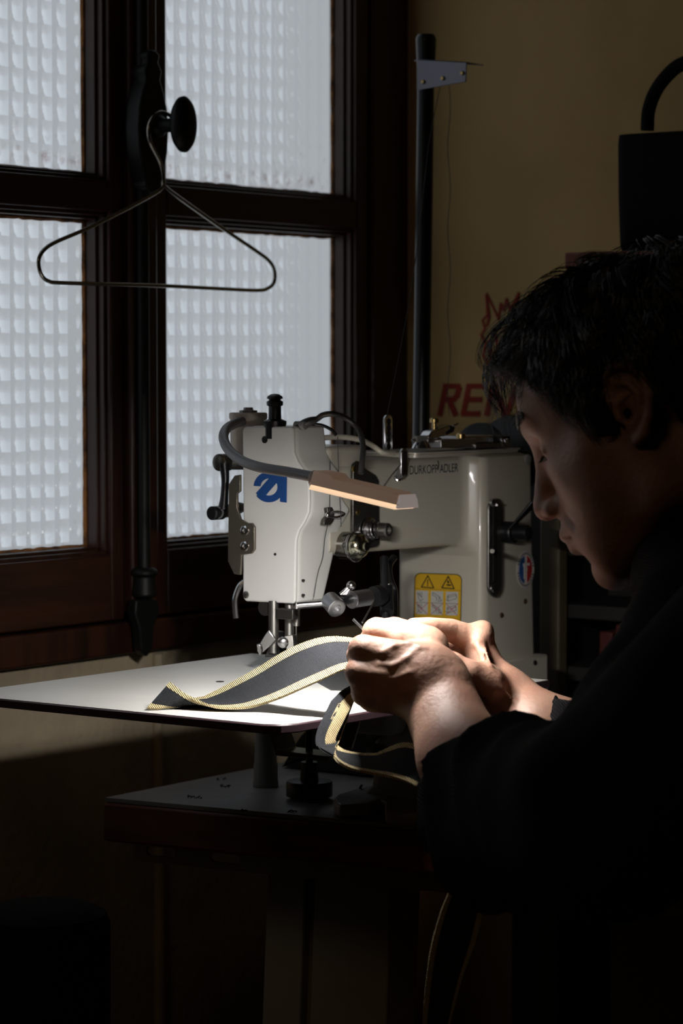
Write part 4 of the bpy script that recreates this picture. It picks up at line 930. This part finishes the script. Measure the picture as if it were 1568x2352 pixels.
    d = smin(d, e*.82, .005)
    # neck
    d = smin(d, cap(Q, (-.030, .012, -.040), (-.070, .016, -.150), .046, .050), .02)
    return d
hv, hf_ = surf_nets(head_sdf, (-.13, -.100, -.16), (.130, .100, .145), .0016)
head_part = (h2w(hv), hf_[:, ::-1])

def hand_left(P):
    W_ = at
    root = [W_(985, 1492, 2.115), W_(985, 1525, 2.085), W_(975, 1560, 2.078), W_(955, 1592, 2.085)]
    mcp = [W_(866, 1452, 2.115), W_(834, 1492, 2.085), W_(825, 1545, 2.078), W_(838, 1592, 2.085)]
    pip = [W_(850, 1472, 2.155), W_(822, 1505, 2.128), W_(820, 1553, 2.115), W_(838, 1598, 2.112)]
    dip = [W_(878, 1500, 2.162), W_(862, 1525, 2.150), W_(858, 1566, 2.140), W_(868, 1600, 2.132)]
    tip = [W_(905, 1512, 2.150), W_(892, 1540, 2.142), W_(888, 1575, 2.132), W_(892, 1598, 2.122)]
    d = None
    for i in range(4):
        a = cap(P, root[i], mcp[i], (.0165, .0160, .0155, .0150)[i], (.0118, .0118, .0112, .0102)[i]); d = a if d is None else smin(d, a, .010)
    d = smin(d, cap(P, W_(930, 1600, 2.09), W_(855, 1605, 2.098), .0145, .0110), .008)
    d = smin(d, cap(P, W_(975, 1462+18, 2.12), W_(905, 1452, 2.13), .0150, .0125), .008)
    f = None
    for i in range(4):
        r = (.0090, .0092, .0088, .0078)[i]
        a = chain(P, [mcp[i], pip[i], dip[i], tip[i]], [r+.0014, r+.0006, r-.0004, r-.0012]); f = a if f is None else smin(f, a, .0025)
    d = smin(d, f, .004)
    for i in range(4): d = smin(d, cap(P, mcp[i]+(-FW*.004)+RT*-.001, mcp[i]-FW*.0045, .0088, .0078), .004)   # knuckle caps
    th = chain(P, [W_(985, 1500, 2.15), W_(935, 1462, 2.168), W_(895, 1448, 2.172), W_(868, 1442, 2.165)], [.015, .0115, .0098, .0080], .003); d = smin(d, th, .006)
    # tendons and veins on the back of the hand
    for i in range(4): d = smin(d, cap(P, root[i]*.35+mcp[i]*.65-FW*.0105, mcp[i]-FW*.0082, .0030, .0034), .006)
    return d
def surf_pt(f, x, y, F0=1.98, deep=.0006):
    F = np.arange(F0, F0+.25, .0005); P = (C0+ray(x, y)*F[:, None]).astype(np.float32); v = f(P); k = int(np.argmax(v < 0))
    return at(x, y, F[k]+deep)
def veined(f, chains, r):
    C = [[surf_pt(f, *p) for p in c] for c in chains]
    def g(P):
        d = f(P)
        for c in C:
            for a, b in zip(c, c[1:]): d = smin(d, cap(P, a, b, r), .0035)
        return d
    return g
EL_L = at(1400, 1865, 1.76); WR_L = at(1000, 1590, 2.085); CU_L = at(1062, 1740, 2.02)
EL_R = V((-.90, 1.93, .90)); WR_R = at(1172, 1612, 2.17); CU_R = at(1250, 1690, 2.14)
def forearm_left(P):
    s = (RT*.80+UP*.60)*.0085                                       # oval wrist
    d = smin(cap(P, WR_L-s, CU_L-s, .0215, .0245), cap(P, WR_L+s, CU_L+s, .0215, .0250), .012)
    d = smin(d, cap(P, CU_L, CU_L*.45+EL_L*.55, .0300, .040), .02)
    d = smin(d, cap(P, at(985, 1560, 2.088), WR_L, .0255, .0225), .014)
    d = smin(d, cap(P, at(1040, 1560, 2.072), at(1028, 1545, 2.078), .0085), .014)       # wrist bone
    return d
def arm_left0(P): return smin(hand_left(P), forearm_left(P), .012)
arm_left = veined(arm_left0, [[(878, 1500), (905, 1484), (940, 1478), (975, 1490)], [(868, 1525), (900, 1530), (935, 1512), (960, 1490)], [(862, 1570), (905, 1560), (940, 1545)], ], .0013)
def hand_right(P):
    W_ = at
    mcp = [W_(1094, 1472, 2.190), W_(1100, 1500, 2.222), W_(1108, 1535, 2.235), W_(1118, 1570, 2.240)]
    root = [W_(1142, 1592, 2.175), W_(1148, 1600, 2.195), W_(1150, 1612, 2.205), W_(1152, 1622, 2.21)]
    pip = [W_(1036, 1448, 2.178), W_(1046, 1475, 2.215), W_(1060, 1510, 2.225), W_(1075, 1545, 2.225)]
    dip = [W_(985, 1442, 2.160), W_(1005, 1490, 2.195), W_(1025, 1530, 2.200), W_(1045, 1562, 2.200)]
    tip = [W_(950, 1440, 2.150), W_(990, 1500, 2.175), W_(1015, 1540, 2.178), W_(1040, 1570, 2.180)]
    d = None
    for i in range(4):
        a = cap(P, root[i], mcp[i], .0165, (.0132, .0125, .0115, .0105)[i]); d = a if d is None else smin(d, a, .009)
    f = None
    for i in range(4):
        r = (.0094, .0092, .0088, .0078)[i]
        a = chain(P, [mcp[i], pip[i], dip[i], tip[i]], [r+.0026, r+.0004, r-.0006, r-.0018]); f = a if f is None else smin(f, a, .003)
    d = smin(d, f, .006)
    d = smin(d, cap(P, W_(1130, 1590, 2.155), W_(1100, 1560, 2.145), .0190, .0150), .010)    # ball of the thumb
    th = chain(P, [W_(1122, 1572, 2.140), W_(1075, 1548, 2.132), W_(1035, 1528, 2.132), W_(1010, 1512, 2.135)], [.0145, .0112, .0108, .0085], .004); d = smin(d, th, .006)
    d = smin(d, cap(P, W_(1108, 1450, 2.187), W_(1106, 1462, 2.182), .0095), .005)
    d = smin(d, cap(P, W_(1098, 1480, 2.168), W_(1135, 1580, 2.150), .0035), .008)
    return d
def forearm_right(P):
    s = UP*.008-RT*.003
    d = smin(cap(P, WR_R-s, CU_R-s, .0205, .0240), cap(P, WR_R+s, CU_R+s, .0205, .0240), .012)
    d = smin(d, cap(P, CU_R, EL_R, .0300, .041), .02)
    d = smin(d, cap(P, at(1152, 1605, 2.178), WR_R, .0230, .0205), .012)
    d = smin(d, cap(P, at(1150, 1560, 2.163), at(1205, 1625, 2.135), .0028), .006)
    return d
def arm_right0(P): return smin(hand_right(P), forearm_right(P), .012)
arm_right = veined(arm_right0, [[(1110, 1480), (1125, 1530), (1150, 1580), (1185, 1615)]], .0014)
def bounds(pts, pad): p = np.array(pts); return p.min(0)-pad, p.max(0)+pad
lo, hi = bounds([at(866, 1452, 2.12), at(830, 1600, 2.08), at(868, 1442, 2.17), WR_L, CU_L, at(1110, 1800, 1.97)], .030)
P1 = surf_nets(arm_left, lo, hi, .0015)
lo, hi = bounds([at(950, 1440, 2.15), at(1118, 1570, 2.24), at(1010, 1512, 2.13), WR_R, CU_R, at(1330, 1730, 2.12)], .030)
P2 = surf_nets(arm_right, lo, hi, .0017)
SH_L, SH_R = V((-.735, 1.555, 1.10)), V((-.76, 1.99, 1.08)); NB = V((-.845, 1.785, 1.045)); PEL = V((-.52, 1.78, .56))
def torso(P):
    d = cap(P, NB+V((.06, 0, -.06)), PEL, .10, .12)
    for s in (-.07, .07): d = smin(d, cap(P, NB+V((.08, s, -.08)), PEL+V((0, s, 0)), .095, .11), .04)
    d = smin(d, cap(P, SH_L+V((0, .03, 0)), SH_R+V((0, -.03, 0)), .055), .05)
    d = smin(d, cap(P, NB, h2w((-.05, 0, -.09)), .055, .052), .03)
    for a, b in ((SH_L, EL_L), (SH_R, EL_R)): d = smin(d, cap(P, a, b, .050, .040), .02)
    for s in (-.10, .10): d = smin(d, cap(P, PEL+V((0, s, -.03)), PEL+V((-.36, s*1.5, 0)), .085, .062), .03)
    for s in (-.15, .15): d = smin(d, cap(P, PEL+V((-.36, s, 0)), PEL+V((-.30, s, -.47)), .055, .040), .02)
    for s in (-.15, .15): d = smin(d, cap(P, PEL+V((-.30, s, -.50)), PEL+V((-.46, s, -.52)), .040, .030), .02)
    return d
P3 = surf_nets(torso, (-1.06, 1.40, .0), (-.36, 2.12, 1.20), .011)
person = thing('person', 'person with wavy black hair and black sweater bending over a strap in both hands', 'person', (-.60, 1.78, 0))
bodyme = mesh_from('body', [head_part, P1, P2, P3])
body = objme('body', bodyme, skin, person); md = body.modifiers.new('relax', 'SMOOTH'); md.factor = .5; md.iterations = 2

# ---- hair: a scalp-hugging mass plus curled locks
def hairline(x):
    return np.interp(x, [-.12, -.06, -.036, -.028, -.012, .002, .012, .030, .040, .052, .062, .075, .086, .10], [-.070, -.062, -.050, .020, .038, .034, -.010, -.002, .022, .040, .060, .078, .088, .10])
def hair_sdf(P):
    y = np.abs(P[:, 1])
    d = ell(P, (-.012, 0, .043), (.104, .084, .087))
    d = smin(d, ell(P, (.042, 0, .066), (.058, .066, .052)), .03)
    w = .0035*np.sin(P[:, 0]*95+np.sin(P[:, 2]*70)*1.5+P[:, 1]*30)+.0028*np.sin(P[:, 2]*130+P[:, 0]*60+1.3*np.sin(P[:, 1]*60))+.002*np.sin(P[:, 1]*150+P[:, 2]*90)
    d = d+w
    cut = (hairline(P[:, 0])+.003*np.sin(P[:, 0]*400)-P[:, 2])*.7
    inner = -ell(P, (-.008, 0, .040), (.086, .068, .062))
    return smax(smax(d, cut.astype(np.float32), .008), inner, .002)
hv2, hf2 = surf_nets(lambda P: hair_sdf(P), (-.13, -.105, -.09), (.125, .105, .165), .0026)
hair = objme('hair', mesh_from('hair', [(h2w(hv2), hf2[:, ::-1])]), scalpm, person)
def strand_curves(nm, lst, par, mt):
    cu = bpy.data.curves.new(nm, 'CURVE'); cu.dimensions = '3D'; cu.bevel_depth = 1.0; cu.bevel_resolution = 0; cu.resolution_u = 1; cu.use_fill_caps = False
    for pts, r in lst:
        sp_ = cu.splines.new('POLY'); n = len(pts); sp_.points.add(n-1)
        co = np.ones((n, 4)); co[:, :3] = pts; sp_.points.foreach_set('co', co.ravel())
        for k in range(n): sp_.points[k].radius = r*(1-.75*(k/(n-1))**2)
    o = bpy.data.objects.new(nm, cu); COL.objects.link(o)
    dg = bpy.context.evaluated_depsgraph_get(); me = bpy.data.meshes.new_from_object(o.evaluated_get(dg)); bpy.data.objects.remove(o)
    return objme(nm, me, mt, par, sm=False)
def hgrad(p, f, e=.002):
    q = np.array([p+V(v)*e for v in ((1, 0, 0), (-1, 0, 0), (0, 1, 0), (0, -1, 0), (0, 0, 1), (0, 0, -1))], np.float32); v = f(q)
    g = V((v[0]-v[1], v[2]-v[3], v[4]-v[5])); return g/max(np.linalg.norm(g), 1e-9)
def shell(P): return smin(ell(P, (-.012, 0, .043), (.104, .084, .087)), ell(P, (.042, 0, .066), (.058, .066, .052)), .03)
L = []; crown = V((-.055, 0, .115))
n_try = 0
clumps = []
while len(clumps) < 420:
    v = rng.normal(size=3); v /= np.linalg.norm(v); p = V((-.01, 0, .04))+v*V((.11, .09, .085))
    if p[2] < hairline(p[0])+.006: continue
    if p[1] < -.02 and rng.random() < .6: continue
    clumps.append(p)
for c in clumps:
    ph, am, fr = rng.uniform(0, 6.28), rng.uniform(.0030, .0085), rng.uniform(65, 135); ln = rng.uniform(.035, .075); lift = rng.uniform(.000, .007); sw = rng.normal()*.35
    for k in range(11):
        p = c+rng.normal(size=3)*.0035; pts = []; n = 15; l2 = ln*rng.uniform(.8, 1.1)
        for i in range(n):
            t = i/(n-1)
            q = p[None].astype(np.float32); dist = float(shell(q)[0]); g = hgrad(p, shell)
            p = p-g*(dist-(.001+lift*t))*.8
            fl = p-crown; fl = fl*V((1.0, .8, 1.0))+V((.03, 0, -.02)); fl = fl-g*(fl@g); fl /= max(np.linalg.norm(fl), 1e-6)
            sd_ = np.cross(g, fl)
            pts.append(h2w(p+sd_*am*math.sin(ph+fr*ln*t)*(.4+t)+g*am*.7*(1+math.cos(ph+fr*ln*t))))
            p = p+(fl+sd_*sw)*l2/n
        zz = (np.array(pts)-HC)@HM.T
        keep = [i for i in range(n) if zz[i][2] > hairline(zz[i][0])-.004 or zz[i][0] > .085]
        m_ = n
        for i in range(n):
            if i not in keep: m_ = i; break
        if m_ > 4: L.append((np.array(pts[:m_]), rng.uniform(.00022, .00040)))
# forelock: loose curls hanging in front of the forehead
curls = [([(1262, 700), (1215, 700), (1170, 728), (1135, 768), (1128, 800), (1140, 818), (1163, 815), (1170, 790), (1160, 765)], 1.99, 9, 3),
         ([(1250, 690), (1195, 715), (1150, 742), (1120, 778), (1105, 812), (1112, 838), (1135, 858), (1165, 880), (1190, 905)], 2.0, 12, 6),
         ([(1258, 715), (1205, 735), (1160, 750), (1133, 780), (1128, 812), (1150, 845), (1180, 865), (1200, 893), (1196, 920)], 1.99, 18, 7),
         ([(1262, 740), (1220, 752), (1190, 775), (1175, 805), (1180, 838), (1195, 868), (1190, 905), (1180, 915)], 1.985, 26, 8),
         ([(1272, 760), (1238, 775), (1208, 800), (1190, 830), (1188, 862), (1198, 880)], 1.98, 26, 8),
         ([(1278, 690), (1240, 675), (1205, 690), (1172, 715), (1168, 742), (1185, 750), (1205, 740)], 1.98, 20, 7),
         ([(1300, 650), (1262, 655), (1225, 680), (1202, 708), (1196, 735), (1212, 752), (1232, 745)], 1.97, 24, 8),
         ([(1290, 790), (1265, 815), (1255, 850), (1258, 890), (1272, 925), (1290, 950)], 1.945, 30, 9),
         ([(1310, 830), (1288, 860), (1280, 900), (1290, 940), (1312, 965), (1335, 985)], 1.935, 30, 10),
         ([(1345, 860), (1325, 900), (1325, 940), (1345, 975), (1370, 1005)], 1.925, 30, 9),
         ([(1350, 620), (1330, 600), (1360, 586), (1405, 590), (1445, 600), (1480, 618)], 1.98, 24, 7),
         ([(1400, 600), (1430, 590), (1475, 596), (1520, 590), (1560, 606)], 1.99, 20, 7)]
for pts0, F0, n, sp_ in curls:
    for k in range(n):
        o_ = rng.normal(size=2)*sp_; fd = rng.normal()*.006; sc = rng.uniform(.92, 1.08); cxp, cyp = np.mean(pts0, 0)
        q = [at((x-cxp)*sc+cxp+o_[0]+rng.normal()*2, (y-cyp)*sc+cyp+o_[1]+rng.normal()*2, F0+fd+.004*math.sin(i+k*.2)) for i, (x, y) in enumerate(pts0)]
        L.append((np.array(smooth(q, 4)), rng.uniform(.00016, .00030)))
strand_curves('hair_curls', L, hair, hairm)
# eyebrows and lashes, one of each per side
for s in (1, -1):
    B = []
    for k in range(170):
        u = rng.random(); p = V((.1015-.020*u**1.6, s*(.008+.040*u), .045+.006*math.sin(u*2.6)+rng.normal()*.0022))
        dd = V((-.3, s*1.0, .35-.8*u)); dd /= np.linalg.norm(dd); f0 = float(head_sdf(p[None].astype(np.float32))[0]); g = hgrad(p, head_sdf); p = p-g*(f0-.0002)
        B.append((np.array([h2w(p), h2w(p+dd*.004+g*.0009), h2w(p+dd*.0085+g*.0004)]), .00034))
    strand_curves('eyebrow', B, person, browm)
    La = []
    for k in range(26):
        u = k/25; p = V((.0845-.004*abs(u-.4), s*(.019+.024*u), .0165-.003*u)); La.append((np.array([h2w(p), h2w(p+V((.003, s*.001, -.003))), h2w(p+V((.0048, s*.0015, -.0036)))]), .00010))
    strand_curves('eyelashes', La, person, browm)

# ---- sweater with pushed-up folded sleeves
def folds(P, a, b, amp, freq, ph, skew):
    a = np.asarray(a, np.float32); d = np.asarray(b, np.float32)-a; Ln = float(np.linalg.norm(d)); u = d/Ln
    q = P-a; t = q@u; r = q-t[:, None]*u
    sk = r@np.asarray(skew, np.float32)
    s = (t+sk*.55)*freq+ph+.8*np.sin(r@np.asarray(UP, np.float32)*38)
    return amp*(1-np.abs(np.sin(s)))*np.clip(1-t/(Ln*.75), 0, 1)*np.clip((t+.02)/.012, 0, 1)
skew = (RT*.3+UP*.95).astype(np.float32)
CL0 = at(1098, 1768, 1.985); CL1 = at(1165, 1832, 1.92)
AXL = RT*.50-UP*.72-FW*.40; AXL /= np.linalg.norm(AXL); CUTL = at(1066, 1745, 2.0)
def sweater(P):
    d = cap(P, NB+V((.06, 0, -.05)), PEL+V((0, 0, .02)), .125, .150)
    for s in (-.08, .08): d = smin(d, cap(P, NB+V((.08, s, -.07)), PEL+V((0, s, .02)), .115, .135), .04)
    d = smin(d, cap(P, SH_L+V((0, .02, 0)), SH_R+V((0, -.02, 0)), .078), .05)
    d = smin(d, cap(P, NB+V((.0, 0, -.01)), h2w((-.055, 0, -.085)), .082, .070), .03)     # collar
    d = smin(d, chain(P, [at(1602, 1312, 1.95), at(1602, 1450, 1.86), at(1505, 1612, 1.80), at(1420, 1750, 1.80)], [.050, .048, .047, .050], .02), .02)
    # left sleeve
    up_ = cap(P, SH_L, EL_L, .074, .064)
    fo = chain(P, [CL0, CL1, EL_L], [.033, .050, .062], .02)
    fo = smin(fo, chain(P, [at(1122, 1862, 1.93), at(1168, 1950, 1.87), EL_L+UP*-.006], [.032, .042, .060], .02), .03)
    fo = fo - folds(P, CL0, EL_L, .0180, 50, .9, skew)
    fo = smax(fo, -((P-CUTL)@AXL).astype(np.float32), .008)
    dl = smin(up_, fo, .02)
    fr = chain(P, [at(1285, 1712, 2.13), at(1340, 1750, 2.13), EL_R], [.033, .046, .060], .02)
    fr = fr - folds(P, at(1275, 1712, 2.13), EL_R, .008, 70, 1.0, skew)
    dr = smin(fr, cap(P, SH_R, EL_R, .074, .064), .02)
    d = smin(smin(d, dl, .015), dr, .015)
    n = .0022*np.sin(P[:, 2]*70+3*np.sin(P[:, 0]*25))*np.sin(P[:, 1]*55+P[:, 0]*40)
    d = d+n
    # openings for the wrists
    d = smax(d, -cap(P, at(950, 1610, 2.07), CL0+(CL1-CL0)*.25, .031, .0335), .006)
    d = smax(d, -cap(P, at(1172, 1612, 2.17), at(1275, 1680, 2.135), .0285, .030), .006)
    return d
P4 = surf_nets(sweater, (-1.20, 1.36, .42), (-.32, 2.14, 1.24), .0048)
sw_ = objme('sweater', mesh_from('sweater', [P4]), knit, person); md = sw_.modifiers.new('relax', 'SMOOTH'); md.factor = .5; md.iterations = 2
def pants(P):
    d = None
    for s in (-.10, .10):
        a = cap(P, PEL+V((0, s, -.03)), PEL+V((-.36, s*1.5, 0)), .100, .078); d = a if d is None else smin(d, a, .03)
        d = smin(d, cap(P, PEL+V((-.36, s*1.5, 0)), PEL+V((-.31, s*1.5, -.44)), .070, .055), .02)
    return d
P5 = surf_nets(pants, (-1.02, 1.50, .02), (-.36, 2.06, .70), .009)
objme('trousers', mesh_from('trousers', [P5]), trousers, person)
for s in (-.15, .15):
    m = MB(); m.rings([[(PEL[0]-.25-x, PEL[1]+s+p, .004+q*h) for p, q in rrect(0, .5, w_, 1, .25*w_)] for x, w_, h in ((-.04, .06, .06), (-.02, .085, .085), (.06, .085, .085), (.14, .095, .05), (.20, .075, .035), (.22, .04, .02))]); obj('shoe', m, blackp, person)
st_ = thing('work_stool', 'black round stool under the seated person', 'stool', (-.50, 1.78, 0))
obj('stool_seat', MB().lathe((-.50, 1.78, .36), (0, 0, 1), [(0, .15), (.006, .165), (.035, .17), (.05, .155), (.054, .10)], 40), leather, st_)
obj('stool_column', MB().cyl((-.50, 1.78, .06), (-.50, 1.78, .375), .025), iron, st_)
obj('stool_base', MB().lathe((-.50, 1.78, 0), (0, 0, 1), [(0, .19), (.02, .19), (.035, .16), (.06, .03)], 40), iron, st_)

# ------------------------------------------------------------------ the webbing strap
strap = thing('webbing_strap', 'black webbing strap with cream edges held in both hands and trailing off the plate', 'strap', at(600, 1600, 2.2))
PP = [(390, 1568, 2.225), (423, 1592, 2.205), (462, 1613, 2.195), (500, 1625, 2.190), (560, 1626, 2.188), (605, 1616, 2.185), (650, 1600, 2.175), (700, 1578, 2.16), (745, 1558, 2.15), (790, 1538, 2.135), (840, 1528, 2.125), (880, 1540, 2.12)]
QQ = [(338, 1627, 2.200), (372, 1633, 2.203), (412, 1634, 2.222), (452, 1610, 2.270), (497, 1588, 2.275), (538, 1566, 2.265), (590, 1537, 2.25), (645, 1502, 2.22), (700, 1476, 2.19), (755, 1463, 2.17), (815, 1467, 2.145), (870, 1485, 2.14)]
P2_ = [(850, 1560, 2.14), (826, 1564, 2.16), (814, 1600, 2.170), (795, 1650, 2.155), (778, 1700, 2.120), (768, 1738, 2.070), (800, 1764, 2.05), (850, 1776, 2.055), (900, 1785, 2.05), (950, 1803, 2.04), (995, 1835, 2.02), (1040, 1885, 2.0), (1056, 1945, 1.985), (1045, 2010, 1.98), (1010, 2100, 1.975), (985, 2200, 1.97), (970, 2352, 1.97), (972, 2480, 1.97)]
Q2_ = [(855, 1600, 2.14), (820, 1592, 2.145), (808, 1612, 2.14), (789, 1650, 2.125), (768, 1698, 2.11), (785, 1722, 2.105), (820, 1731, 2.10), (862, 1732, 2.10), (886, 1722, 2.10), (930, 1707, 2.085), (985, 1722, 2.06), (1045, 1770, 2.03), (1100, 1860, 2.00), (1124, 1980, 1.985), (1112, 2075, 1.98), (1092, 2160, 1.975), (1060, 2250, 1.97), (1028, 2370, 1.97)]
def ribbon(A, B, tag_):
    a = np.array(smooth([at(*p) for p in A], 8)); b = np.array(smooth([at(*p) for p in B], 8)); n = len(a)
    if tag_ == 'upper': a[:, 2] = np.maximum(a[:, 2], PZ+.0012); b[:, 2] = np.maximum(b[:, 2], PZ+.0012)
    K = 14; wts = np.zeros(n)
    if tag_ == 'lower': wts = np.interp(np.arange(n)/8.0, [0, 1, 2, 3.4, 4.3, 5.2, 6], [0, .6, 1.15, 1.2, 1.0, .35, 0])
    def bul(i, u): return (-RT*.015-FW*.013)*wts[i]*math.sin(PI*min(max((u-.2)/.8, 0), 1))**.8
    def grid(u0, u1, th, off):
        m = MB(); R = []
        for i in range(n):
            t = (a[min(i+1, n-1)]-a[max(i-1, 0)])+(b[min(i+1, n-1)]-b[max(i-1, 0)]); w = b[i]-a[i]; nn = np.cross(t, w); nn /= max(np.linalg.norm(nn), 1e-9)
            top = [a[i]+w*(u0+(u1-u0)*k/K)+nn*th+bul(i, u0+(u1-u0)*k/K) for k in range(K+1)]; bot = [a[i]+w*(u0+(u1-u0)*k/K)-nn*th+bul(i, u0+(u1-u0)*k/K) for k in range(K, -1, -1)]
            R.append(top+bot)
        return m.rings(R)
    e0 = .17 if tag_ == 'upper' else .125
    obj('black_band', grid(e0-.004, 1.004-e0, .0008, 0), webbing, strap, label='black woven band between the cream edges')
    for u0, u1 in ((0, e0), (1-e0, 1)): obj('cream_edge', grid(u0, u1, .0011, 0), webedge, strap, label='cream ribbed edging')
ribbon(PP, QQ, 'upper'); ribbon(P2_, Q2_, 'lower')
# slim steel tool held between the hands
o = obj('steel_awl', MB().tube([at(811, 1422, 2.15), at(835, 1446, 2.15), at(900, 1490, 2.152)], .0011, 8, 0), steel)
tag(rebase(o), 'slim steel rod held between the two hands, tip pointing up left', 'hand tool')
# thread on the head of the machine
ms = bpy.data.objects['sewing_machine']
obj('needle_thread', MB().tube([at(775, 1003, 2.49), at(778, 1100, 2.49), at(782, 1178, 2.485), at(783, 1210, 2.485)], .0004, 5, 3), threadm, ms)
obj('needle_thread', MB().tube([a_(758, 1060, .014), a_(757, 1175, .020)], .0004, 5, 3), threadm, ms)
obj('needle_thread', MB().tube([a_(752, 1206, .018), a_(746, 1235, .010), a_(741, 1280, .003), a_(730, 1315, .003), a_(720, 1372, .003)], .0004, 5, 4), threadm, ms)
obj('needle_thread', MB().tube([a_(924, 1062, .006), a_(900, 1090, .006), a_(880, 1118, .008)], .0004, 5, 3), threadm, ms)
